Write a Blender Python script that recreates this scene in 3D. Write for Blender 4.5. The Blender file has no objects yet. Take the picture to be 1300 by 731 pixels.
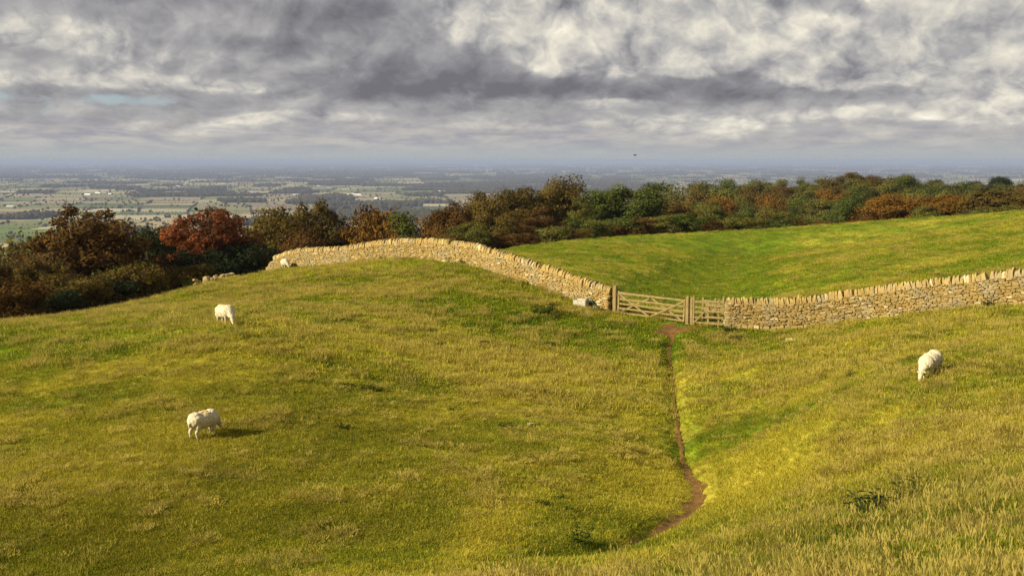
import bpy, bmesh, math, random
import numpy as np
from mathutils import Vector, Matrix, Euler

random.seed(7)
RNG = np.random.default_rng(11)
scene = bpy.context.scene
COL = scene.collection

# ------------------------------------------------------------------ camera
FPX = 1264.0                       # focal length in photo pixels (1300 wide)
EYE_ROW = 204.0                    # row of the eye level in the photo
PITCH = math.atan((365.5 - EYE_ROW) / FPX)
cam_d = bpy.data.cameras.new('camera')
cam_d.sensor_width = 36.0
cam_d.lens = 36.0 * FPX / 1300.0
cam_d.clip_start = 0.1
cam_d.clip_end = 200000.0
cam = bpy.data.objects.new('camera', cam_d)
COL.objects.link(cam)
cam.location = (0, 0, 0)           # eye level is z = 0, all ground lies below
cam.rotation_euler = (math.radians(90) - PITCH, 0, 0)
scene.camera = cam

# ------------------------------------------------------------------ sun, sky, exposure
SUN_TO = Vector((-0.92, -0.36, 0)).normalized()
SUN_EL = math.radians(29)
SUN_TO = Vector((SUN_TO.x * math.cos(SUN_EL), SUN_TO.y * math.cos(SUN_EL), math.sin(SUN_EL)))
sun_d = bpy.data.lights.new('sun', 'SUN')
sun_d.energy = 5.0
sun_d.angle = math.radians(0.53)
sun_d.color = (1.0, 0.91, 0.71)
sun = bpy.data.objects.new('sun', sun_d)
COL.objects.link(sun)
sun.rotation_euler = SUN_TO.to_track_quat('Z', 'Y').to_euler()
sun.location = (-60, -40, 60)

vs = scene.view_settings
vs.view_transform = 'Standard'
vs.look = 'None'
vs.exposure = 0.95
vs.gamma = 1.0
vs.use_curve_mapping = False
scene.cycles.use_denoising = True
scene.cycles.denoising_input_passes = 'RGB_ALBEDO_NORMAL'
scene.cycles.denoising_prefilter = 'NONE'
scene.cycles.use_adaptive_sampling = True
scene.cycles.adaptive_threshold = 0.012
scene.cycles.max_bounces = 5
scene.cycles.diffuse_bounces = 2
scene.cycles.glossy_bounces = 1
scene.cycles.transmission_bounces = 3
scene.cycles.transparent_max_bounces = 4
scene.cycles.volume_bounces = 0
scene.cycles.caustics_reflective = False
scene.cycles.caustics_refractive = False


class NT:
    """small helper to write node trees as expressions"""
    def __init__(s, tree):
        s.t = tree; s.n = tree.nodes; s.l = tree.links
    def new(s, typ, **kw):
        n = s.n.new(typ)
        for k, v in kw.items(): setattr(n, k, v)
        return n
    def put(s, sock, v):
        if isinstance(v, bpy.types.NodeSocket): s.l.new(v, sock)
        elif v is not None: sock.default_value = v
    def m(s, op, a, b=None, c=None, clamp=False):
        n = s.new('ShaderNodeMath', operation=op, use_clamp=clamp)
        s.put(n.inputs[0], a); s.put(n.inputs[1], b); s.put(n.inputs[2], c)
        return n.outputs[0]
    def vm(s, op, a, b=None):
        n = s.new('ShaderNodeVectorMath', operation=op)
        s.put(n.inputs[0], a); s.put(n.inputs[1], b)
        return n.outputs[1] if op in ('DOT_PRODUCT', 'LENGTH') else n.outputs[0]
    def scale(s, a, f):
        n = s.new('ShaderNodeVectorMath', operation='SCALE')
        s.put(n.inputs[0], a); s.put(n.inputs[3], f)
        return n.outputs[0]
    def xyz(s, x, y, z):
        n = s.new('ShaderNodeCombineXYZ')
        s.put(n.inputs[0], x); s.put(n.inputs[1], y); s.put(n.inputs[2], z)
        return n.outputs[0]
    def sep(s, v):
        n = s.new('ShaderNodeSeparateXYZ'); s.put(n.inputs[0], v); return n.outputs
    def noise(s, v, scale=1, detail=2, rough=0.5, dist=0.0, color=False, dim='3D', w=None):
        n = s.new('ShaderNodeTexNoise', noise_dimensions=dim)
        if v is not None: s.put(n.inputs['Vector'], v)
        if w is not None: s.put(n.inputs['W'], w)
        n.inputs['Scale'].default_value = scale; n.inputs['Detail'].default_value = detail
        n.inputs['Roughness'].default_value = rough; n.inputs['Distortion'].default_value = dist
        return n.outputs['Color'] if color else n.outputs['Fac']
    def mix(s, f, a, b, blend='MIX'):
        n = s.new('ShaderNodeMix', data_type='RGBA', blend_type=blend)
        s.put(n.inputs[0], f)
        for sk, v in ((n.inputs[6], a), (n.inputs[7], b)):
            if isinstance(v, tuple) and len(v) == 3: v = v + (1,)
            s.put(sk, v)
        return n.outputs[2]
    def mapr(s, v, a, b, c=0.0, d=1.0, smooth=True):
        n = s.new('ShaderNodeMapRange', interpolation_type='SMOOTHSTEP' if smooth else 'LINEAR')
        s.put(n.inputs[0], v)
        for i, q in enumerate((a, b, c, d)): s.put(n.inputs[i + 1], q)
        return n.outputs[0]
    def attr(s, name, typ='GEOMETRY'):
        return s.new('ShaderNodeAttribute', attribute_name=name, attribute_type=typ).outputs
    def geo(s): return s.new('ShaderNodeNewGeometry').outputs
    def bump(s, h, strength=0.5, dist=0.05):
        n = s.new('ShaderNodeBump'); n.inputs['Strength'].default_value = strength
        n.inputs['Distance'].default_value = dist; s.put(n.inputs['Height'], h)
        return n.outputs[0]


def build_world():
    w = bpy.data.worlds.new('World'); scene.world = w; w.use_nodes = True
    t = NT(w.node_tree); t.n.clear()
    sky = t.new('ShaderNodeTexSky', sky_type='NISHITA')
    sky.sun_disc = False
    sky.sun_elevation = SUN_EL
    sky.sun_rotation = math.atan2(SUN_TO.x, SUN_TO.y)
    sky.altitude = 230; sky.air_density = 1.0; sky.dust_density = 1.5; sky.ozone_density = 1.2
    clear = t.scale(sky.outputs[0], 0.085)
    d = t.vm('NORMALIZE', t.new('ShaderNodeTexCoord').outputs['Generated'])
    x, y, z = t.sep(d)
    az = t.m('ARCTAN2', x, y)
    el = t.m('ARCSINE', z)
    # cloud deck seen in perspective: directions dropped on a flat layer
    zz = t.m('ADD', t.m('MAXIMUM', z, 0.0), 0.10)
    p = t.xyz(t.m('DIVIDE', x, zz), t.m('DIVIDE', y, zz), t.m('MULTIPLY', z, 3.0))
    # puffs keep their upright shape and flatten towards the horizon: directions on the sphere
    q = t.xyz(az, t.m('MULTIPLY', t.m('LOGARITHM', t.m('ADD', t.m('MAXIMUM', el, 0.0), .055), math.e), .205), 0.0)
    warp = t.noise(q, 4.0, 4, 0.6, color=True)
    qw = t.vm('ADD', q, t.scale(t.vm('SUBTRACT', warp, (0.5, 0.5, 0.5)), 0.055))
    warp2 = t.noise(q, 16.0, 4, 0.6, color=True)
    qv = t.vm('ADD', qw, t.scale(t.vm('SUBTRACT', warp2, (0.5, 0.5, 0.5)), 0.028))
    def puff(v, sc):
        tot = None
        for i, (f_, w_) in enumerate(((1.0, .50), (2.3, .28), (5.1, .15), (11.0, .09))):
            n = t.noise(t.vm('ADD', v, (3.1 * i, 1.7 * i, .0)), sc * f_, 1.0, .5)
            rdg = t.m('SUBTRACT', 1.0, t.m('POWER', t.m('ABSOLUTE', t.m('MULTIPLY', t.m('SUBTRACT', n, .5), 3.2)), .75))
            rdg = t.m('MULTIPLY', t.m('SUBTRACT', 1.0, rdg), w_)
            tot = rdg if tot is None else t.m('ADD', tot, rdg)
        return tot
    billow = t.noise(qw, 5.0, 7, 0.58)
    sunoff = (-0.011, 0.017, 0.0)
    body = t.m('ADD', t.m('MULTIPLY', billow, 1.0), t.m('MULTIPLY', puff(qv, 7.0), .55))
    body2 = t.m('ADD', t.m('MULTIPLY', t.noise(t.vm('ADD', qw, sunoff), 5.0, 7, 0.58), 1.0), t.m('MULTIPLY', puff(t.vm('ADD', qv, sunoff), 7.0), .55))
    relief = t.m('SUBTRACT', body, body2)
    fine = t.noise(qv, 26.0, 6, 0.68)
    deck = t.noise(p, 0.75, 4, 0.56, 0.35)
    # large masses of the cloud field (azimuth, elevation, width, height, amount)
    def px(u, v): return ((u - 650.0) / FPX, (EYE_ROW - v) / FPX)
    def masses(lst):
        tot = None
        for (u, v, sx, sy, amt) in lst:
            a0, e0 = px(u, v)
            da = t.m('DIVIDE', t.m('SUBTRACT', az, a0), sx / FPX); de = t.m('DIVIDE', t.m('SUBTRACT', el, e0), sy / FPX)
            r2 = t.m('ADD', t.m('MULTIPLY', da, da), t.m('MULTIPLY', de, de))
            g = t.m('MULTIPLY', t.m('EXPONENT', t.m('MULTIPLY', r2, -0.62)), amt)
            tot = g if tot is None else t.m('ADD', tot, g)
        return tot
    bright = masses([(760, 40, 130, 42, .40), (690, 75, 60, 40, .15), (865, 88, 50, 14, .34), (1010, 92, 65, 24, .40), (1120, 80, 90, 36, .42), (1240, 62, 80, 48, .42), (1100, 12, 24, 12, .40),
             (110, 62, 80, 16, .28), (240, 88, 90, 22, .20), (130, 112, 130, 8, .26), (640, 18, 50, 26, .22), (230, 166, 60, 7, .42), (70, 172, 50, 6, .40), (350, 152, 60, 6, .3), (840, 160, 90, 6, .3), (1180, 148, 90, 7, .28), (620, 160, 70, 5, .3), (920, 28, 90, 22, .22),
             (800, 132, 70, 6, .26), (480, 150, 90, 7, .22), (560, 30, 60, 20, .10), (1000, 150, 160, 6, .12), (300, 118, 80, 7, .2), (690, 170, 200, 5, .12)])
    dark = masses([(150, 12, 150, 12, .26), (380, 26, 130, 16, .26), (20, 48, 40, 26, .26), (520, 102, 170, 22, .20), (720, 116, 140, 13, .26), (960, 62, 40, 22, .14), (620, 118, 120, 10, .14),
             (320, 66, 60, 8, .20), (1290, 116, 50, 11, .26), (1010, 128, 120, 6, .20), (930, 112, 60, 12, .24), (470, 62, 70, 26, .12), (1075, 30, 35, 10, .2), (150, 128, 70, 6, .12)])
    brk = t.m('ADD', t.m('ADD', t.m('MULTIPLY', billow, .68), t.m('MULTIPLY', puff(qv, 7.0), .32)), t.m('MULTIPLY', fine, .16))
    mask = t.mapr(t.m('SUBTRACT', t.m('ADD', brk, bright), t.m('MULTIPLY', dark, .75)), .60, .78)
    shade = t.m('ADD', .36, t.m('MULTIPLY', t.m('SUBTRACT', deck, .5), .32))
    shade = t.m('ADD', shade, t.m('MULTIPLY', t.m('SUBTRACT', billow, .5), .45))
    shade = t.m('ADD', shade, t.m('MULTIPLY', relief, .8))
    shade = t.m('SUBTRACT', shade, t.m('MULTIPLY', dark, t.mapr(fine, .3, .7, .75, 1.0)))
    lit = t.m('ADD', .49, t.m('MULTIPLY', relief, 1.7))
    lit = t.m('ADD', lit, t.m('MULTIPLY', t.m('SUBTRACT', fine, .5), .42))
    lit = t.m('ADD', lit, t.m('MULTIPLY', t.m('SUBTRACT', billow, .5), .55))
    lum = t.m('ADD', t.m('MULTIPLY', shade, t.m('SUBTRACT', 1.0, mask)), t.m('MULTIPLY', lit, mask))
    ramp = t.new('ShaderNodeValToRGB')
    cr = ramp.color_ramp
    stops = [(0.0, (.140, .137, .152)), (.18, (.222, .218, .232)), (.36, (.345, .338, .335)), (.55, (.49, .47, .43)), (.74, (.66, .62, .525)), (1.0, (.90, .85, .72))]
    while len(cr.elements) < len(stops): cr.elements.new(0.5)
    for e, (pos, c) in zip(cr.elements, stops): e.position = pos; e.color = c + (1,)
    t.put(ramp.inputs[0], lum)
    # gaps of blue between the clouds
    gapn = t.m('ADD', t.m('MULTIPLY', t.noise(qv, 7.0, 8, 0.6), .8), t.m('MULTIPLY', fine, .2))
    hole = masses([(1185, 6, 42, 11, .62), (1060, 0, 30, 12, .55), (40, 128, 50, 16, .36), (190, 134, 80, 6, .22), (20, 104, 40, 10, .20), (50, 152, 70, 8, .22)])
    hole = t.m('MULTIPLY', t.mapr(t.m('ADD', t.m('MULTIPLY', hole, 1.3), t.m('MULTIPLY', gapn, 1.7)), 1.10, 1.34), t.mapr(hole, .02, .14, 0, .85))
    # outside the picture the broken cloud goes on with gaps of its own
    wide = t.mapr(t.noise(p, 0.9, 6, 0.55), .60, .68)
    wide = t.m('MULTIPLY', wide, t.mapr(el, .20, .30))
    hole = t.m('MAXIMUM', hole, wide)
    blue = t.mix(0.7, clear, t.mix(t.mapr(el, .09, .13), (.36, .45, .50), (.25, .38, .62)))
    col = t.mix(hole, ramp.outputs[0], blue)
    # veil of far cloud and air low over the horizon, streaked
    st = t.noise(t.xyz(t.m('MULTIPLY', az, 9.0), t.m('MULTIPLY', el, 60.0), 0.0), 1.5, 6, 0.66, .4)
    st2 = t.noise(t.xyz(t.m('MULTIPLY', az, 30.0), t.m('MULTIPLY', el, 130.0), 3.0), 1.0, 5, 0.6, .3)
    veil = t.mix(t.mapr(t.m('ADD', t.m('MULTIPLY', st, .7), t.m('MULTIPLY', st2, .3)), .38, .62), (.285, .285, .320), (.480, .450, .405))
    veil = t.mix(t.mapr(el, .001, .026), (.350, .372, .372), veil)
    vf = t.m('SUBTRACT', 1.0, t.mapr(t.m('ADD', el, t.m('MULTIPLY', t.m('SUBTRACT', billow, .5), .06)), .008, .050))
    col = t.mix(vf, col, veil)
    below = t.mapr(z, -0.02, -0.001)
    col = t.mix(below, (.20, .21, .22), col)
    bg = t.new('ShaderNodeBackground'); t.put(bg.inputs[0], col); bg.inputs[1].default_value = SKY_GAIN
    out = t.new('ShaderNodeOutputWorld'); t.l.new(bg.outputs[0], out.inputs[0])
    w.cycles.sampling_method = 'MANUAL'; w.cycles.sample_map_resolution = 256

SKY_GAIN = 0.635
build_world()

# ------------------------------------------------------------------ helpers
def tag(o, label=None, cat=None, group=None, kind=None):
    if label: o['label'] = label
    if cat: o['category'] = cat
    if group: o['group'] = group
    if kind: o['kind'] = kind
    return o

def link(name, data, parent=None, mat=None):
    o = bpy.data.objects.new(name, data); COL.objects.link(o)
    if parent is not None: o.parent = parent
    if mat is not None and data is not None:
        if not data.materials: data.materials.append(mat)
        else: data.materials[0] = mat
    return o

def mesh(name, verts, faces, smooth=False):
    me = bpy.data.meshes.new(name)
    me.from_pydata([tuple(v) for v in verts], [], [tuple(f) for f in faces])
    if smooth: me.polygons.foreach_set('use_smooth', [True] * len(me.polygons))
    me.update()
    return me

def npmesh(name, V, F, smooth=False):
    """V (n,3), F (m,k) arrays -> mesh, quickly"""
    V = np.asarray(V, dtype=np.float32); F = np.asarray(F, dtype=np.int32)
    me = bpy.data.meshes.new(name)
    k = F.shape[1]
    me.vertices.add(len(V)); me.vertices.foreach_set('co', V.ravel())
    me.loops.add(F.size); me.loops.foreach_set('vertex_index', F.ravel())
    me.polygons.add(len(F))
    me.polygons.foreach_set('loop_start', np.arange(0, F.size, k, dtype=np.int32))
    if smooth: me.polygons.foreach_set('use_smooth', np.ones(len(F), dtype=bool))
    me.update(calc_edges=True); me.validate()
    return me

def fattr(me, name, arr, domain='POINT'):
    a = me.attributes.new(name, 'FLOAT', domain)
    a.data.foreach_set('value', np.asarray(arr, dtype=np.float32).ravel())

def _hash(ix, iy, seed):
    h = (ix.astype(np.int64) * 374761393 + iy.astype(np.int64) * 668265263 + seed * 982451653) & 0x7fffffff
    h = ((h ^ (h >> 13)) * 1274126177) & 0x7fffffff
    return ((h ^ (h >> 16)) & 0xffff) / 65535.0

def vnoise(x, y, seed=0):
    x = np.asarray(x, float); y = np.asarray(y, float)
    ix = np.floor(x); iy = np.floor(y); fx = x - ix; fy = y - iy
    fx = fx * fx * fx * (fx * (fx * 6 - 15) + 10); fy = fy * fy * fy * (fy * (fy * 6 - 15) + 10)
    ix = ix.astype(np.int64); iy = iy.astype(np.int64)
    a = _hash(ix, iy, seed); b = _hash(ix + 1, iy, seed); c = _hash(ix, iy + 1, seed); e = _hash(ix + 1, iy + 1, seed)
    return (a * (1 - fx) + b * fx) * (1 - fy) + (c * (1 - fx) + e * fx) * fy

def fbm(x, y, octs=4, seed=0, gain=0.5):
    s = 0; a = 1.0; tot = 0
    x = np.asarray(x, float); y = np.asarray(y, float)
    for i in range(octs):
        s = s + a * vnoise(x * 2 ** i + 17.3 * i, y * 2 ** i - 9.1 * i, seed + i); tot += a; a *= gain
    return s / tot

def sstep(a, b, x):
    t = np.clip((np.asarray(x, float) - a) / (b - a), 0, 1); return t * t * (3 - 2 * t)

def at(px, py, d):
    """the point at northward distance d seen at photo pixel (px, py): survey helper"""
    u = (px - 650.0) / FPX; v = (365.5 - py) / FPX
    c, s_ = math.cos(PITCH), math.sin(PITCH)
    dy = c + v * s_; dz = -s_ + v * c
    return Vector((u / dy * d, d, dz / dy * d))

# ------------------------------------------------------------------ lie of the land (surveyed heights)
SURV = [  # photo pixel and distance
    (0, 731, 17.5), (130, 731, 17.3), (258, 731, 17), (450, 731, 15.6), (600, 731, 14.3), (750, 731, 13.7), (900, 731, 12.2), (1100, 731, 10.2), (1300, 731, 8.8),
    (0, 640, 21), (200, 640, 20.8), (450, 640, 20.3), (600, 640, 20.6), (700, 640, 21), (1000, 640, 18), (1150, 640, 15.5), (1300, 640, 13.2),
    (0, 560, 26), (258, 560, 25), (450, 560, 26), (620, 560, 27.5), (760, 560, 28), (1000, 560, 25), (1150, 560, 20.5), (1300, 560, 18),
    (0, 480, 32), (130, 470, 32), (300, 480, 31), (500, 490, 33), (680, 490, 35), (800, 490, 37), (960, 490, 35.5), (1080, 490, 29.5), (1180, 487, 25), (1300, 480, 23.5),
    (0, 430, 39), (150, 420, 39.5), (287, 416, 36), (420, 420, 39), (560, 420, 43), (700, 425, 45.5), (800, 430, 47), (1000, 440, 43), (1120, 440, 36.5), (1300, 430, 32),
    (0, 413, 44), (90, 402, 49), (180, 385, 57), (268, 360, 68), (345, 344, 79), (300, 375, 56), (420, 360, 57), (500, 350, 58), (600, 352, 56),
    (400, 339, 74), (450, 334, 70), (500, 331, 67), (550, 331.5, 64), (600, 338, 61), (640, 351, 58), (690, 366, 55.5), (735, 382, 53.5),
    (780, 399, 52), (825, 405, 50.8), (871, 411, 49.6), (918, 417, 48.5), (1000, 418, 47.5), (1100, 405, 46), (1200, 393, 44), (1300, 389, 41.5),
    (850, 414, 49.5), (856, 480, 38.8), (862, 540, 32.2), (870, 585, 28.8), (887, 625, 24.8), (835, 668, 20.6), (795, 690, 18.2),
    # field beyond the wall
    (700, 345, 70), (750, 332, 80), (800, 322, 90), (840, 340, 78), (850, 360, 66), (885, 372, 62), (905, 340, 82), (925, 315, 103),
    (960, 335, 82), (1050, 330, 80), (1150, 318, 80), (1300, 325, 62), (1300, 296, 82), (1200, 300, 90), (1100, 302, 103),
    (650, 315, 98), (720, 307, 106), (800, 300, 114), (870, 296, 122), (940, 294, 128), (1000, 290.5, 130), (1100, 283, 128), (1200, 275.5, 122), (1300, 268, 114),
]
pts = [tuple(at(*s)) for s in SURV]
pts += [  # ground out of view: hill under the camera, the scarp beyond the crest
    (0, 0, -1.75), (4, 3, -2.2), (-6, 5, -4.0), (12, 2, -1.8), (25, 2, -1.5), (-25, 5, -6.2), (-14, 0, -4.6), (0, -30, 1.5), (-40, -30, -3), (40, -30, 3), (-60, 20, -9.5), (-48, 44, -11.0), (60, 20, -2.5), (55, 45, -3.5), (80, 90, -2.0),
    (-36, 58, -12.2), (-42, 72, -15.5), (-28, 80, -13.2), (-18, 96, -12.0), (-50, 100, -26), (-70, 60, -20), (-60, 160, -52), (-25, 130, -30), (0, 112, -11.8), (0, 150, -17), (-10, 95, -10.5), (25, 150, -14),
    (60, 165, -15.5), (110, 170, -13.5), (150, 140, -8), (60, 220, -18.5), (120, 240, -19), (180, 240, -18), (80, 320, -22), (200, 330, -21), (0, 220, -45), (20, 320, -70), (-40, 300, -95), (100, 430, -50), (250, 430, -40),
    (-120, 100, -46), (-160, 200, -85), (-150, 350, -125), (0, 480, -125), (150, 560, -120), (350, 560, -100), (-300, 100, -100), (-300, 400, -150), (300, 150, -5), (300, 0, 0), (0, -200, 5), (-250, -100, -20), (250, -150, 8),
    (0, 700, -165), (-300, 700, -170), (300, 800, -170), (700, 600, -150), (-700, 300, -165), (-700, -200, -60), (700, 0, -10), (0, -700, 8)]
PT = np.array(pts)
def _phi(r2): return 0.5 * r2 * np.log(r2 + 1e-9)
_SC = 100.0
def _tps_fit(P):
    X = P[:, :2] / _SC; n = len(X)
    r2 = ((X[:, None] - X[None]) ** 2).sum(-1)
    K = _phi(r2) + np.eye(n) * 2e-5
    A = np.zeros((n + 3, n + 3)); A[:n, :n] = K; A[:n, n] = 1; A[:n, n + 1:] = X; A[n, :n] = 1; A[n + 1:, :n] = X.T
    return np.linalg.solve(A, np.concatenate([P[:, 2], np.zeros(3)]))
_W = _tps_fit(PT)
PLAIN = -180.0
FOLD = [tuple(at(a, b, c))[:2] for a, b, c in [(885, 380, 58), (882, 366, 64), (888, 350, 74), (905, 330, 88), (930, 310, 106), (945, 297, 122)]]
def fold_dist(x, y):
    F = np.array(FOLD); F = np.stack([np.interp(np.linspace(0, 1, 40), np.linspace(0, 1, len(F)), F[:, k]) for k in (0, 1)], 1)
    best = np.full(x.size, 999.0); sel = np.nonzero((x > -20) & (x < 60) & (y > 45) & (y < 145))[0]
    for i in range(0, len(sel), 40000):
        k = sel[i:i + 40000]; best[k] = np.min(np.hypot(x[k, None] - F[None, :, 0], y[k, None] - F[None, :, 1]), 1)
    return best
def H0(x, y):
    x = np.asarray(x, float); y = np.asarray(y, float); sh = np.broadcast(x, y).shape
    xf = np.broadcast_to(x, sh).ravel(); yf = np.broadcast_to(y, sh).ravel()
    out = np.empty(xf.size); X = PT[:, :2] / _SC
    for i in range(0, xf.size, 40000):
        a = xf[i:i + 40000, None] / _SC; b = yf[i:i + 40000, None] / _SC
        ac = np.clip(a, -9, 9); bc = np.clip(b, -9, 9)
        r2 = (ac - X[None, :, 0]) ** 2 + (bc - X[None, :, 1]) ** 2
        out[i:i + 40000] = _phi(r2) @ _W[:len(X)] + _W[len(X)] + ac[:, 0] * _W[len(X) + 1] + bc[:, 0] * _W[len(X) + 2]
    z = np.clip(out, PLAIN, 14)
    r = np.hypot(xf, yf) + 1e-6
    far = 5 + (PLAIN - 2 - 5) * sstep(-0.55, 0.15, yf / r)
    w = sstep(420, 1300, r)
    z = z * (1 - w) + far * w
    z = z - 1.5 * np.exp(-(fold_dist(xf, yf) / 5.0) ** 2) * sstep(52, 66, yf) * (1 - sstep(84, 112, yf))
    z = z + 168 * sstep(34000, 52000, yf) * (1 - sstep(52000, 60000, yf)) * np.exp(-((xf / yf + 0.27) / 0.12) ** 2)
    z = z + 40 * sstep(40000, 56000, yf) * (1 - sstep(57000, 64000, yf)) * fbm(xf / 4000, yf / 9000, 3, 5) * sstep(.3, -.1, xf / yf)
    return z.reshape(sh)

def raycast(px, py, d0=6.0, d1=140.0):
    ds = np.arange(d0, d1, 0.1); p = at(px, py, 1.0)
    z = H0(p.x * ds, ds); hit = np.nonzero(p.z * ds < z)[0]
    d = ds[hit[0]] if len(hit) else d1
    return (p.x * d, d)

PATH_PX = [(851, 413), (853, 425), (849, 440), (851, 460), (855, 480), (857, 505), (861, 535), (865, 560), (871, 585), (881, 605), (888, 622), (880, 640), (858, 656), (832, 670), (806, 683), (790, 691)]
PATH = [raycast(*q, d0=12) for q in PATH_PX]
PATH += [(PATH[-1][0] - 1.1, PATH[-1][1] - .9), (PATH[-1][0] - 2.6, PATH[-1][1] - 1.8)]
def resample(P, step):
    P = np.array(P, float); seg = np.hypot(*np.diff(P, axis=0).T); s = np.concatenate([[0], np.cumsum(seg)])
    n = max(2, int(s[-1] / step)); u = np.linspace(0, s[-1], n + 1)
    Q = np.stack([np.interp(u, s, P[:, k]) for k in range(P.shape[1])], 1)
    return Q, u
def smooth_poly(P, step, passes=6):
    Q, _ = resample(P, step)
    for _ in range(passes):
        Q[1:-1] = 0.5 * Q[1:-1] + 0.25 * (Q[:-2] + Q[2:])
    return resample(Q, step)
PATH_L, PATH_S = smooth_poly(PATH, 0.2, 10)
def path_dist(x, y):
    x = np.asarray(x, float); y = np.asarray(y, float); sh = x.shape; xf = x.ravel(); yf = y.ravel()
    best = np.full(xf.size, 99.0); u = np.zeros(xf.size)
    sel = np.nonzero((xf > PATH_L[:, 0].min() - 4) & (xf < PATH_L[:, 0].max() + 4) & (yf > PATH_L[:, 1].min() - 4) & (yf < PATH_L[:, 1].max() + 4))[0]
    Q = PATH_L[::2]
    for i in range(0, len(sel), 50000):
        k = sel[i:i + 50000]
        dd = np.hypot(xf[k, None] - Q[None, :, 0], yf[k, None] - Q[None, :, 1])
        j = dd.argmin(1); best[k] = dd[np.arange(len(k)), j]; u[k] = j / len(Q)
    return best.reshape(sh), u.reshape(sh)

def H(x, y):
    """finished ground height: survey + tussocks + the trodden path"""
    x = np.asarray(x, float); y = np.asarray(y, float)
    z = H0(x, y)
    near = 1 - sstep(110, 190, np.hypot(x, y))
    z = z + near * (0.11 * (fbm(x / 1.6, y / 1.6, 3, 3) - .5) + 0.30 * (fbm(x / 7, y / 5.0, 2, 9) - .5))
    z = z + near * 0.05 * np.sin((z - H0(0, 60.)) * 0 + (y + .35 * x) * 1.9 + 5 * fbm(x / 9, y / 9, 2, 21)) * sstep(.45, .7, fbm(x / 13, y / 13, 2, 31))
    d, u = path_dist(x, y)
    z = z - 0.24 * np.exp(-(d / .38) ** 2) * sstep(0.0, .06, u) - 0.05 * np.exp(-(d / 1.3) ** 2)
    return z

def gz(x, y): return float(H(np.array([float(x)]), np.array([float(y)]))[0])

# ground cover: how dry, how brown the sward is at a place (patches of their own shape)
def patch(x, y, c, sx, sy, ang=0.0):
    ca, sa = math.cos(ang), math.sin(ang); dx = x - c[0]; dy = y - c[1]
    return np.exp(-(((dx * ca + dy * sa) / sx) ** 2 + ((-dx * sa + dy * ca) / sy) ** 2))
DRY_PX = [(470, 430, 7, 2.5, .30), (330, 440, 6, 2, .22), (600, 470, 8, 3, .28), (690, 480, 5, 3, .2), (480, 370, 10, 4, .25), (930, 460, 5, 4, .28), (840, 590, .8, 3.5, .5), (640, 645, .6, 1.2, .6), (620, 670, .5, 1.6, .6), (590, 705, .4, 1.4, .6),
          (1000, 600, 4, 4, .16), (1200, 560, 6, 5, .14), (1050, 690, 4, 2, .15), (640, 320, 4, 2, .0), (1100, 465, 8, 2, .15), (800, 560, 5, 5, .12), (1250, 545, 4, 1.6, .4), (1020, 610, 1.5, 3, .25)]
GREEN_PX = [(120, 430, 11, 7, .40), (280, 380, 12, 6, .25), (760, 425, 7, 2.6, .5), (1000, 440, 7, 1.5, .22), (950, 520, 3.5, 4, .0), (900, 560, 1.4, 5, .05), (380, 620, 3, 1.6, .1), (1000, 690, 3, .8, .25), (1150, 690, 4, 1.3, .45), (1000, 712, 2.5, .8, .45), (1280, 680, 2, 1.2, .4), (900, 725, 2, .7, .3), (1120, 650, 1.5, .8, .3), (620, 390, 6, 3, .15), (240, 700, 8, 3, .12), (700, 440, 4, 2, .2)]
BROWN_PX = [(150, 600, 7, 5, .42), (330, 540, 7, 5, .30), (60, 690, 8, 4, .40), (420, 650, 6, 4, .30), (560, 540, 5, 4, .2), (1120, 445, 9, 1.6, .30), (1050, 590, 5, 3, .22), (500, 560, 7, 4, .28), (800, 420, 2, 1, .1), (250, 480, 6, 3, .2)]
DRY_C = [(raycast(a, b), c, e, f) for a, b, c, e, f in DRY_PX]
GREEN_C = [(raycast(a, b), c, e, f) for a, b, c, e, f in GREEN_PX]
BROWN_C = [(raycast(a, b), c, e, f) for a, b, c, e, f in BROWN_PX]
def cover(x, y):
    dry = 0.46 + 1.10 * (fbm(x / 5.5, y / 4.5, 4, 41, .6) - .5) + .5 * (fbm(x / 16, y / 12, 2, 43) - .5) + .75 * (fbm((x + .2 * y) / 3.2, (y - .2 * x) / 1.1, 3, 47, .6) - .5)
    brown = 0.12 + 0.9 * (fbm(x / 4.2, y / 4.2, 4, 51, .6) - .5)
    for c, sx, sy, a in DRY_C: dry = dry + 1.35 * a * patch(x, y, c, sx, sy)
    for c, sx, sy, a in GREEN_C:
        g = patch(x, y, c, sx, sy); dry = dry - a * g; brown = brown - .6 * a * g
    for c, sx, sy, a in BROWN_C: brown = brown + a * patch(x, y, c, sx, sy)
    # the field beyond the wall is greener, grazed short
    wallx = np.interp(x, [-30, -6, 0, 5.3, 8.6, 21], [72, 66, 58, 52, 49, 41]); beyond = sstep(0.0, 3.0, y - wallx) * sstep(-12, 2, x)
    dry = dry * (1 - .50 * beyond); brown = brown * (1 - .75 * beyond)
    streak = fbm((x + .8 * y) / 22, (y - .5 * x) / 3.0, 3, 61); dry = dry + beyond * (.75 * (streak - .5) + .7 * (fbm(x / 2.6, y / 4.5, 3, 63) - .5) - .05)
    d, u = path_dist(x, y); dry = dry - .10 * np.exp(-(d / .9) ** 2) * sstep(.1, .2, u)  # greener along the path, shade of its trodden hollow put into the colour
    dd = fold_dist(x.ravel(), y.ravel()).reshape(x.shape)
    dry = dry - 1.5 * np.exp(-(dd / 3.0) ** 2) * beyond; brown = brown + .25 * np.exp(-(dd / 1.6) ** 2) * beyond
    return np.clip(dry, 0, 1), np.clip(brown, 0, 1)

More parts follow.
